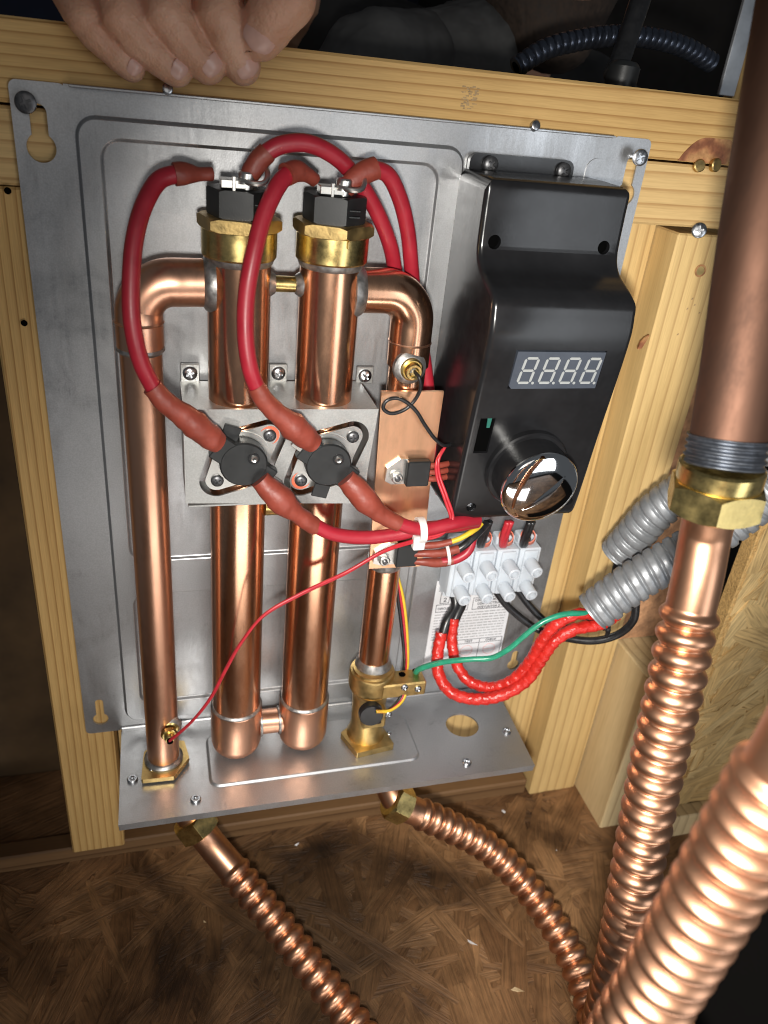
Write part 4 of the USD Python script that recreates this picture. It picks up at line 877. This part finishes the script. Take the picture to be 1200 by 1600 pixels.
# ================================================================== supply wires, conduits, hoses
def corrugated(pts, R, pitch, depth, start=0.0, stop=None, n=30, step=0.55, ramp=4.0, sharp=0.7):
    p = spline(pts, step)
    s = np.arange(len(p)) * step
    stop = s[-1] if stop is None else s[-1] - stop
    ph = ((s - start) / pitch) % 1.0
    prof = np.abs(np.sin(np.pi * ph)) ** sharp
    w = np.clip((s - start) / ramp, 0, 1) * np.clip((stop - s) / ramp, 0, 1)
    w = w * w * (3 - 2 * w)
    r = R - depth * 0.55 + w * depth * (prof - 0.45)
    return sweep(p, r, n), p

def nut_at(p, axis, across, h, parent, rot=0.2, collar=0.0):
    a = unit(axis)
    o = obj('hex_nut', place(hexnut(across, h, 1.4, rot), np.array(p) - a * h / 2, a), 'brass', parent, 25)
    if collar:
        obj('nut_collar', place(lathe([(0, 0), (across * 0.48, 0), (across * 0.49, 0.8), (across * 0.49, collar - 0.8), (across * 0.46, collar), (0, collar)], 40), np.array(p) + a * h / 2, a), 'brass', o, 30)
    return o

# hose under the left tube
h1 = thing('copper_hose', 'corrugated copper hose screwed under the left copper tube, running over the dark floor', 'hose', (60, -50, -60))
P1 = [(50, -34, -6), (55, -37, -26), (63.0, -45.2, -42.0), (71.9, -51.9, -55.0), (89.0, -70.1, -70.0), (111.6, -98.7, -86.0), (131.2, -126.3, -99.0), (146.0, -147.9, -108.0), (159.4, -176.1, -112.0)]
m, p = corrugated(P1, 10.7, 8.6, 3.0, start=78, sharp=0.8)
obj('hose', m, 'copper_flex', h1, True)
q = [np.array(P1[2]), np.array(P1[3])]
nut_at(q[0] + 0.1 * (q[1] - q[0]), q[1] - q[0], 24, 13, h1)
h2 = thing('copper_hose', 'corrugated copper hose screwed under the right copper tube, bending to the right across the floor', 'hose', (200, -40, -60))
P2 = [(176, -35, -4), (182, -36, -16), (190.6, -63.3, -30.0), (203.0, -66.0, -38.0), (225.1, -71.4, -50.0), (252.4, -81.1, -66.0), (272.8, -98.7, -82.0), (286.6, -122.5, -95.0), (293.7, -148.2, -105.0), (293.9, -173.0, -111.0), (282.2, -206.2, -112.0)]
m, p = corrugated(P2, 10.7, 8.6, 3.0, start=62, sharp=0.8)
obj('hose', m, 'copper_flex', h2, True)
q = [np.array(P2[2]), np.array(P2[3])]
nut_at(q[0], q[1] - q[0], 22, 13, h2, 0.75)
# hose from the supply pipe
h3 = thing('copper_hose', 'upright corrugated copper hose hanging from the brass nut of the thick supply pipe', 'hose', (245, -220, -10))
P3 = [(248.9, -176.9, 263.1), (248.2, -179.3, 252.4), (250.1, -179.0, 239.6), (248.5, -183.6, 226.8), (246.7, -188.4, 209.4), (244.6, -195.6, 183.6), (244.3, -201.7, 144.2), (244.3, -208.0, 108.8), (243.8, -215.2, 75.8), (245.2, -221.1, 37.6), (247.0, -224.6, -4.3), (248.2, -227.0, -53.0)]
m, p = corrugated(P3, 11.3, 8.2, 3.5, start=52, sharp=0.66, n=36)
obj('hose', m, 'copper_flex', h3, True)
ax = np.array((249.2, -177.3, 264.6)) - np.array((250.1, -179.0, 239.6))
nut_at(np.array((248.8, -178.6, 256.0)), ax, 31.0, 11.5, h3, 0.5, 7.0)
sp = thing('supply_pipe', 'thick aged copper supply pipe with a threaded end above the brass nut, at the right', 'pipe', (260, -170, 300))
PT = [(249.5, -176.9, 267.5), (250.1, -174.5, 276.1), (251.0, -169.1, 296.0), (253.4, -153.0, 347.4), (257.3, -140.1, 384.0), (261.0, -128.8, 413.6), (264.0, -120.7, 435.3)]
pp = spline(PT, 1.0)
obj('pipe', sweep(pp[10:], 13.4, 44), 'copper_old', sp, True)
ss = np.arange(0, 11, 0.25)
thr = np.stack([np.interp(ss, np.arange(len(pp)), pp[:, k]) for k in range(3)], 1)
obj('thread', sweep(thr, 13.9 + 0.55 * np.sin(ss * 2 * np.pi / 2.5), 40), 'chrome_dark', sp, True)
# nearest hose
h4 = thing('copper_hose', 'nearest and widest looking corrugated copper hose, blurred at the lower right corner', 'hose', (190, -290, 150))
P4 = [(191.5, -293.8, 278.4), (192.3, -291.8, 261.5), (191.4, -291.3, 241.4), (190.2, -290.7, 219.1), (187.4, -290.9, 192.7), (185.1, -290.6, 165.2), (182.2, -290.3, 139.4), (180.0, -290.0, 110.0)]
m, p = corrugated(P4, 11.8, 7.2, 4.2, start=31, sharp=0.70, n=40, step=0.36)
obj('hose', m, 'copper_flex', h4, True)

# flexible conduits: stepped ridges
def conduit(name, label, pts, R, pitch, depth, material, inner='hole', n=34, step=0.5):
    p = spline(pts, step)
    s = np.arange(len(p)) * step
    a = np.linspace(0, 2 * np.pi, n, endpoint=False)
    ph = ((s[:, None] / pitch) + a[None] / (2 * np.pi)) % 1.0
    prof = np.where(ph < 0.62, 1.0 - 0.25 * np.abs(ph / 0.62 - 0.55), np.where(ph < 0.74, 1 - (ph - 0.62) / 0.12, np.where(ph < 0.88, 0.0, (ph - 0.88) / 0.12)))
    t = thing(name, label, 'conduit', p[0])
    outer = sweep(p, R - depth + depth * prof, n, caps=False)
    inn = sweep(p[:40], R - depth - 0.8, n, caps=False)
    inn = trimesh.Trimesh(inn.vertices, inn.faces[:, ::-1], process=False)
    k = n
    rim = loft(np.array(outer.vertices[:k]), np.array(inn.vertices[:k]))
    obj('sleeve', [outer, trimesh.Trimesh(rim.vertices, rim.faces[:, ::-1], process=False)], material, t, 40)
    obj('inside', inn, inner, t, True)
    return t
conduit('flexible_conduit', 'lower grey steel flexible conduit that the red taped wires come out of', [(297.1, -62.0, 111.2), (310.0, -64.0, 126.5), (323.1, -66.0, 139.5), (339.3, -68.0, 152.6), (355.1, -70.0, 165.9), (367.6, -74.0, 182.8), (377.8, -80.0, 204.7)], 12.6, 6.4, 1.7, 'conduit')
conduit('flexible_conduit', 'upper grey steel flexible conduit lying against the lit right stud', [(326.0, -32.0, 131.3), (330.3, -36.0, 146.7), (336.7, -40.0, 165.0), (346.3, -44.0, 179.8), (356.7, -50.0, 195.3), (365.5, -58.0, 208.8), (376.2, -70.0, 228.2)], 12.0, 6.4, 1.7, 'conduit')

def taped(name, pts, r, material, seed, label, cat, black=None):
    p = spline(pts, 0.7)
    s = np.arange(len(p)) * 0.7
    n = 18
    a = np.linspace(0, 2 * np.pi, n, endpoint=False)
    ph = (s[:, None] / 6.2 + a[None] / (2 * np.pi) + 0.12 * np.sin(3 * a + seed) + 0.25 * np.sin(s / 9.0)[:, None]) % 1.0
    g = np.stack(np.broadcast_arrays(s[:, None] * 0.30, np.cos(a)[None] * 1.5 + seed, np.sin(a)[None] * 1.5), -1)
    rr = r * (1 + 0.20 * np.where(ph < 0.86, ph, (1 - ph) / 0.14 * 0.86) + 0.26 * (meshkit.fbm(g * 1.6, 4, seed) - 0.5))
    t = thing(name, label, cat, p[0])
    obj('tape', sweep(p, rr, n), material, t, 40)
    return t
t1 = taped('taped_wire', [(218.2, -26.0, 76.6), (215.6, -31.0, 64.5), (215.2, -38.0, 53.8), (221.4, -46.0, 45.2), (234.7, -52.0, 42.4), (252.9, -56.0, 46.7), (266.6, -58.0, 59.2), (271.9, -60.0, 77.7), (276.7, -61.0, 90.9), (286.7, -62.0, 99.3), (303.9, -63.0, 102.7), (313.3, -64.0, 109.7)], 3.4, 'tape', 2, 'outer one of the two wires wrapped in red tape under the white strip', 'wire')
obj('lead', wire([(228.0, -11, 97), (229.2, -16.0, 89.7), (222.3, -22.0, 81.2), (218.6, -27.0, 71.3)], 3.1, 14), 'black_wire', t1, True)
t2 = taped('taped_wire', [(226.7, -22.0, 83.8), (225.6, -27.0, 70.5), (227.6, -34.0, 58.3), (233.8, -42.0, 49.6), (246.6, -47.0, 45.9), (258.9, -52.0, 53.9), (266.6, -55.0, 70.1), (269.3, -59.0, 90.1), (274.7, -61.0, 103.7), (285.4, -63.0, 111.7), (299.1, -63.0, 111.3), (306.9, -64.0, 117.4)], 3.2, 'tape', 5, 'inner of the two wires wrapped in red tape', 'wire')
obj('lead', wire([(234, -11, 97), (233.4, -16.0, 90.8), (229.4, -20.0, 85.1), (226.5, -23.0, 80.0)], 3.2, 14), 'black_wire', t2, True)
gw = obj('ground_wire', lumpy([(p := (200.1, -37.0, 54.9))[:3], (200.6, -40.0, 60.5), (212.0, -47.0, 70.6), (227.1, -54.0, 77.1), (238.8, -58.0, 80.1), (246.7, -62.0, 89.3), (254.0, -64.0, 100.1), (263.1, -65.0, 109.8), (274.7, -66.0, 115.0), (295.0, -64.0, 113.4), (308.2, -64.0, 120.6)], 1.75, 0.10, 0.12, 6), 'green_wire', None, True, 'green ground wire from the brass flow sensor to the grey conduit', 'wire')
b1 = obj('black_wire', wire([(257, -11, 96), (264.3, -16.0, 86.9), (274.1, -20.0, 78.6), (286.7, -26.0, 71.4), (296.7, -40.0, 75.0), (312.1, -52.0, 80.2), (323.6, -58.0, 89.3), (327.4, -62.0, 102.9), (325.2, -62.0, 116.6)], 2.5, 14), 'black_wire', None, True, 'black wire curving under the grey conduit from the third terminal', 'wire')
b2 = obj('black_wire', wire([(272, -11, 96), (279.9, -14.0, 86.1), (289.3, -18.0, 76.6), (300.4, -22.0, 68.9), (313.4, -30.0, 74.8), (325.3, -34.0, 93.8), (328.3, -34.0, 108.6), (325.9, -34.0, 121.1), (326.8, -34.0, 134.5)], 2.5, 14), 'black_wire', None, True, 'black wire rising from the rightmost terminal into the upper conduit', 'wire')
obj('tape_end', lumpy([(295.6, -60.0, 107.5), (303.4, -59.0, 103.1), (311.3, -58.0, 96.6)], 2.6, 0.4, 0.7, 3), 'black_wire', t1, 30)
obj('tape_end', lumpy([(309.0, -60.0, 101.3), (314.6, -58.0, 92.8), (315.5, -57.0, 86.4)], [2.2, 1.6, 0.8], 0.4, 0.7, 4), 'black_wire', t1, 30)

# ================================================================== person behind the rail
person = thing('person', 'person in dark clothes behind the top board, gripping it with one hand', 'person', (90, 60, 380))
def chain(pts, rad, seg=18):
    out = []
    sph = [m3.Manifold.sphere(r, seg).translate(list(map(float, q))) for q, r in zip(pts, rad)]
    for a, b in zip(sph[:-1], sph[1:]):
        out.append(m3.Manifold.batch_hull([a, b]))
    return out
FING = {  # knuckle, middle joint, end joint, tip
    'index': ([(80, 30, 412), (84.0, -4, 409), (83.3, -14.0, 392.9), (89.0, -12.5, 383.3), (93.2, -10.5, 376.5)], [11, 11.2, 10.6, 9.2, 7.6]),
    'middle': ([(60, 30, 411), (62.0, -4, 407), (63.4, -14.0, 390.8), (71.6, -12.5, 382.0), (79.0, -10.5, 375.7)], [11, 11.2, 10.6, 9.2, 7.7]),
    'ring': ([(41, 33, 408), (43.0, -3, 403), (45.9, -13.5, 388.1), (56.1, -12.0, 379.6), (66.1, -10.0, 373.3)], [10.5, 10.2, 9.7, 8.6, 7.3]),
    'pinky': ([(24, 38, 403), (26, 1, 398), (32.6, -11.0, 386.8), (39.9, -10.5, 379.3), (48.7, -9.0, 372.5)], [9, 8.4, 7.8, 7.1, 6.2]),
    'thumb': ([(94, 40, 412), (116, 8, 418), (108.8, -20.0, 402.4), (103.6, -19.0, 395.0), (99.4, -17.0, 387.9)], [13, 13, 12.4, 11.4, 9.4]),
}
bones = []
for pts, rad in FING.values():
    bones += chain(pts, rad)
kn_ = [FING[k][0][0] for k in ('index', 'middle', 'ring', 'pinky')]
palm = m3.Manifold.batch_hull([m3.Manifold.sphere(10.5, 18).translate(list(map(float, q))) for q in kn_] + [m3.Manifold.sphere(15, 18).translate([62, 88, 416]), m3.Manifold.sphere(14, 18).translate([40, 88, 412]), m3.Manifold.sphere(14, 18).translate([88, 62, 414])])
arm = chain([(54, 92, 415), (52, 120, 416), (60, 190, 418), (90, 290, 430), (180, 370, 410), (270, 372, 372), (370, 372, 372)], [18, 19, 26, 34, 44, 58, 60])
def ell(c, r): return m3.Manifold.sphere(1.0, 40).scale(list(r)).translate(list(c))
HC = V3(330, 262, 492)
neck = chain([(345, 350, 380), (338, 300, 440)], [52, 46])
neck += [ell(HC + (0, 10, 20), (72, 88, 92)), m3.Manifold.batch_hull([ell(HC + (0, -30, -30), (58, 48, 50)), ell(HC + (0, -62, -82), (26, 20, 18))]),
         m3.Manifold.batch_hull([ell(HC + (0, -84, 20), (7, 8, 8)), ell(HC + (0, -94, -10), (14, 16, 10))]), ell(HC + (0, -80, -44), (22, 10, 5)), ell(HC + (0, -78, -53), (20, 10, 6)),
         ell(HC + (-72, 14, 8), (7, 18, 30)), ell(HC + (72, 14, 8), (7, 18, 30)), ell(HC + (0, -70, 40), (46, 12, 8))]
hand = m3.Manifold.batch_boolean(bones + [palm] + arm + neck, m3.OpType.Add)
near = hand.trim_by_plane([0, -1, 0], -120).refine_to_length(2.2)
hm = as_tm(near)
hm = trimesh.Trimesh(hm.vertices, hm.faces, process=True)
trimesh.smoothing.filter_taubin(hm, lamb=0.5, nu=0.53, iterations=14)
v = np.array(hm.vertices)
hm.vertices = v + hm.vertex_normals * (0.35 * (meshkit.fbm(v * 0.22, 3, 2) - 0.5))[:, None]
# knuckle creases: shallow grooves across each finger at its joints
for k, (pts, rad) in FING.items():
    for j in ((2, 3) if k != 'thumb' else (3,)):
        a, b = np.array(pts[j], float), np.array(pts[j + 1], float)
        ax_ = unit(b - a)
        for off in (-3.0, -1.2, 0.4, 1.9, 3.4):
            dv = np.array(hm.vertices) - (a + ax_ * off)
            s_ = dv @ ax_
            rr_ = np.linalg.norm(dv - s_[:, None] * ax_, axis=1)
            w_ = np.exp(-(s_ / 0.7) ** 2) * (rr_ < rad[j] * 1.35)
            hm.vertices -= hm.vertex_normals * (0.55 * w_)[:, None]
far = as_tm(hand.trim_by_plane([0, 1, 0], 119.8))
skin = obj('body', [hm, far], 'skin', person, True)
def nail(tip, prev, out, w, l):
    tip, prev = np.array(tip, float), np.array(prev, float)
    d = unit(tip - prev); o = unit(np.array(out, float) - np.dot(out, d) * d); s = np.cross(d, o)
    u, t = np.meshgrid(np.linspace(-1, 1, 13), np.linspace(0, 1, 11))
    wid = w * np.sqrt(np.clip(1 - (np.abs(2 * t - 1) ** 3.2), 0.02, 1))
    return u, t, wid, d, o, s
for k, (w, l, rr) in {'index': (5.2, 7.0, 7.9), 'middle': (5.2, 7.0, 8.0), 'ring': (4.8, 6.5, 7.5), 'pinky': (4.0, 5.6, 6.4), 'thumb': (7.2, 13.0, 9.9)}.items():
    pts = FING[k][0]
    tip, prev = np.array(pts[4], float), np.array(pts[3], float)
    camd = V3(0.1, -1, 0.12) if k != 'thumb' else V3(-0.1, -1, 0.0)
    u, t, wid, d, o, s = nail(tip, prev, camd, w, l)
    off = wid * u
    lat = off / rr
    base = tip + d * (rad[-1] * 0.0)
    P = (tip - d * (l - 3.2 if k != 'thumb' else l - 4.5))[None, None] + d * (t * l)[..., None] + s * (np.sin(lat) * rr)[..., None] + o * (np.cos(lat) * (rr + 0.22) - 1.2 * np.clip(t - 0.55, 0, 1) ** 2 * 4)[..., None]
    vv = P.reshape(-1, 3); f = []
    for i in range(10):
        for j in range(12):
            a = i * 13 + j
            f += [(a, a + 1, a + 14), (a, a + 14, a + 13)]
    nm = trimesh.Trimesh(np.vstack([vv, vv - o * 1.6]), np.array(f + [tuple(x + 143 for x in q[::-1]) for q in f]), process=False)
    obj('finger_nail', nm, 'nail', skin, True)
def blob(spheres, amp, seed, fr):
    b = m3.Manifold.batch_hull([m3.Manifold.sphere(r, 24).translate(list(map(float, c))) for c, r in spheres]).refine_to_length(7)
    t = as_tm(b); t = trimesh.Trimesh(t.vertices, t.faces, process=True)
    v = np.array(t.vertices)
    st = v * np.array(fr)
    t.vertices = v + t.vertex_normals * (amp * (np.abs(2 * meshkit.fbm(st, 3, seed) - 1) - 0.3))[:, None]
    return t
for sx in (-1, 1):
    obj('eye', place(lathe([(11 * math.sin(t), -11 * math.cos(t)) for t in np.linspace(0, math.pi, 12)], 20), HC + (sx * 30, -72, 22), FRONT), 'white_plastic', skin, True)
obj('hair', blob([((330, 290, 540), 80), ((330, 300, 500), 78)], 4, 12, (0.1, 0.1, 0.1)), 'shirt', person, True)
beard = as_tm((m3.Manifold.batch_hull([ell(HC + (0, -30, -32), (60.5, 50, 51)), ell(HC + (0, -63, -82), (28.5, 22, 20.5))]) - ell(HC + (0, -60, 22), (80, 60, 58))).refine_to_length(4))
beard = trimesh.Trimesh(beard.vertices, beard.faces, process=True)
beard.vertices += beard.vertex_normals * (2.2 * (meshkit.fbm(np.array(beard.vertices) * 0.35, 3, 3) - 0.5))[:, None]
obj('beard', beard, 'beard', person, True)
obj('shirt', [blob([((300, 372, 350), 76), ((440, 372, 340), 76), ((290, 360, 220), 80), ((430, 360, 220), 80)], 9, 3, (0.03, 0.02, 0.012)),
              blob([((270, 366, 372), 62), ((180, 365, 405), 48)], 7, 5, (0.035, 0.03, 0.02))], 'shirt', person, True)
obj('sleeve', [blob([((196, 165, 380), 34), ((168, 150, 362), 26), ((230, 200, 385), 34)], 6, 6, (0.05, 0.03, 0.02)), blob([((230, 200, 385), 33), ((262, 330, 350), 50), ((292, 232, 398), 36)], 6, 7, (0.05, 0.03, 0.02))], 'grey_cloth', person, True)
bdp = obj('dark_cloth', as_tm(blob([((-200, 420, 300), 40), ((260, 430, 300), 40), ((-200, 420, 640), 40), ((260, 430, 640), 40)], 14, 8, (0.012, 0.02, 0.02))), 'navy', None, True, label='dark navy cloth hanging behind the person above the top board', cat='cloth')
bkw = obj('dark_backdrop', rbox(-900, 1300, 600, 606, -440, 1200, 0), 'void_black', None, False, label='far wall behind the person, lack of light put into its near black colour', cat='wall')  # darkness of the unlit interior is painted on as near black
conduit('flexible_conduit', 'dark blue-grey flexible conduit arching behind the top board near the person', [D_ for D_ in ((250.1, 70.0, 388.8), (265.9, 72.0, 398.9), (285.2, 74.0, 405.1), (309.1, 76.0, 410.0), (334.8, 78.0, 411.3), (358.2, 80.0, 409.2), (380.1, 82.0, 403.4))], 5.6, 4.4, 1.5, 'dark_conduit', n=22, step=0.4)
bc = thing('black_cable', 'thick black cable with a black gland rising behind the top board', 'cable', (330, 30, 385))
obj('cable', wire([(296.9, 46.0, 389.5), (301.1, 50.0, 397.0), (306.3, 55.0, 411.3), (311.8, 60.0, 429.5), (316.1, 64.0, 444.5)], 5.6, 20), 'black_wire', bc, True)
g0 = np.array((301.0, 44.0, 390.5))
obj('gland', [place(lathe([(0, -18), (8.0, -18), (8.6, -16), (8.6, 4), (7.6, 5.5), (6.4, 6.5), (0, 6.5)], 30), g0, (0.06, 0.05, 1)), place(hexnut(19, 7, 1.0), g0 + V3(0, 0, -19), (0.06, 0.05, 1))], 'black_matte', bc, 30)
obj('gland_screw', place(phillips(1.8), g0 + V3(9.5, -2, -8), (1, -0.3, 0)), 'dark_screw', bc, 30)

# ================================================================== small things lying on the floor
def scrap_at(name, p, size, material, label, cat, seed):
    r = np.random.default_rng(seed)
    pts = r.normal(0, 1, (14, 3)) * (size, size * 0.5, size * 0.28)
    h = trimesh.convex.convex_hull(pts).subdivide()
    h.vertices += r.normal(0, size * 0.05, h.vertices.shape)
    h.apply_transform(trimesh.transformations.rotation_matrix(r.uniform(0, 3), (0, 0, 1)))
    h.apply_translation(np.array(p) - (0, 0, p[2]))
    h.apply_translation((0, 0, -123.0 - h.bounds[0, 2]))
    return obj(name, h, material, None, False, label, cat)
for i, (p, s, m, n, l, c) in enumerate((
        ((238.3, -110.1, -123.0), 1.9, 'white_scrap', 'white_scrap', 'largest white scrap on the floor, left of the curving hose', 'scrap'),
        ((302.8, -13.1, -123.0), 1.3, 'white_scrap', 'white_scrap', 'white crumb at the floor edge under the right end of the tray', 'scrap'),
        ((272.8, -51.8, -123.0), 1.6, 'white_scrap', 'white_scrap', 'pale scrap lying right beside the curving copper hose', 'scrap'),
        ((137.4, -12.8, -123.0), 1.3, 'white_scrap', 'white_scrap', 'white crumb on the dark stained floor between the two hoses', 'scrap'),
        ((329.0, -54.5, -123.0), 1.0, 'white_scrap', 'white_scrap', 'small white crumb in front of the lit right stud', 'scrap'),
        ((9.0, -16.5, -123.0), 1.0, 'chip', 'wood_chip', 'pale wood chip on the floor below the left stud', 'chip'),
        ((67.1, -61.1, -123.0), 0.9, 'chip', 'wood_chip', 'tiny wood chip in the middle of the dark floor left of the hose', 'chip'),
        ((289.9, -159.6, -123.0), 2.0, 'chip', 'wood_chip', 'flat wood chip near the foot of the curving hose', 'chip'),
        ((257.1, -145.8, -123.0), 2.0, 'chip', 'wood_chip', 'long pale splinter on the floor left of the curving hose foot', 'chip'))):
    scrap_at(n, p, s, m, l, c, 20 + i)
bg = thing('plastic_bag', 'crumpled white plastic scrap with blue and yellow print at the bottom between the hoses', 'bag', (290.7, -180.2, -100.0))
def crumple(c, size, seed):
    s = trimesh.creation.icosphere(3, 1.0); v = np.array(s.vertices)
    v = v * (1 + 0.9 * (meshkit.fbm(v * 1.7 + seed, 3, seed) - 0.5))[:, None] * size + c
    return trimesh.Trimesh(v, s.faces, process=False)
c0 = np.array((254.6, -213.2, -25.9))
obj('film', crumple(c0, (5, 4, 7), 3), 'white_scrap', bg, 20)
obj('blue_print', crumple(c0 + V3(-2.5, -3, -2), (2.4, 2.2, 4.0), 5), 'blue_scrap', bg, 20)
obj('yellow_print', crumple(c0 + V3(-3.5, -3.5, 1.5), (1.4, 1.6, 2.6), 7), 'yellow_scrap', bg, 20)
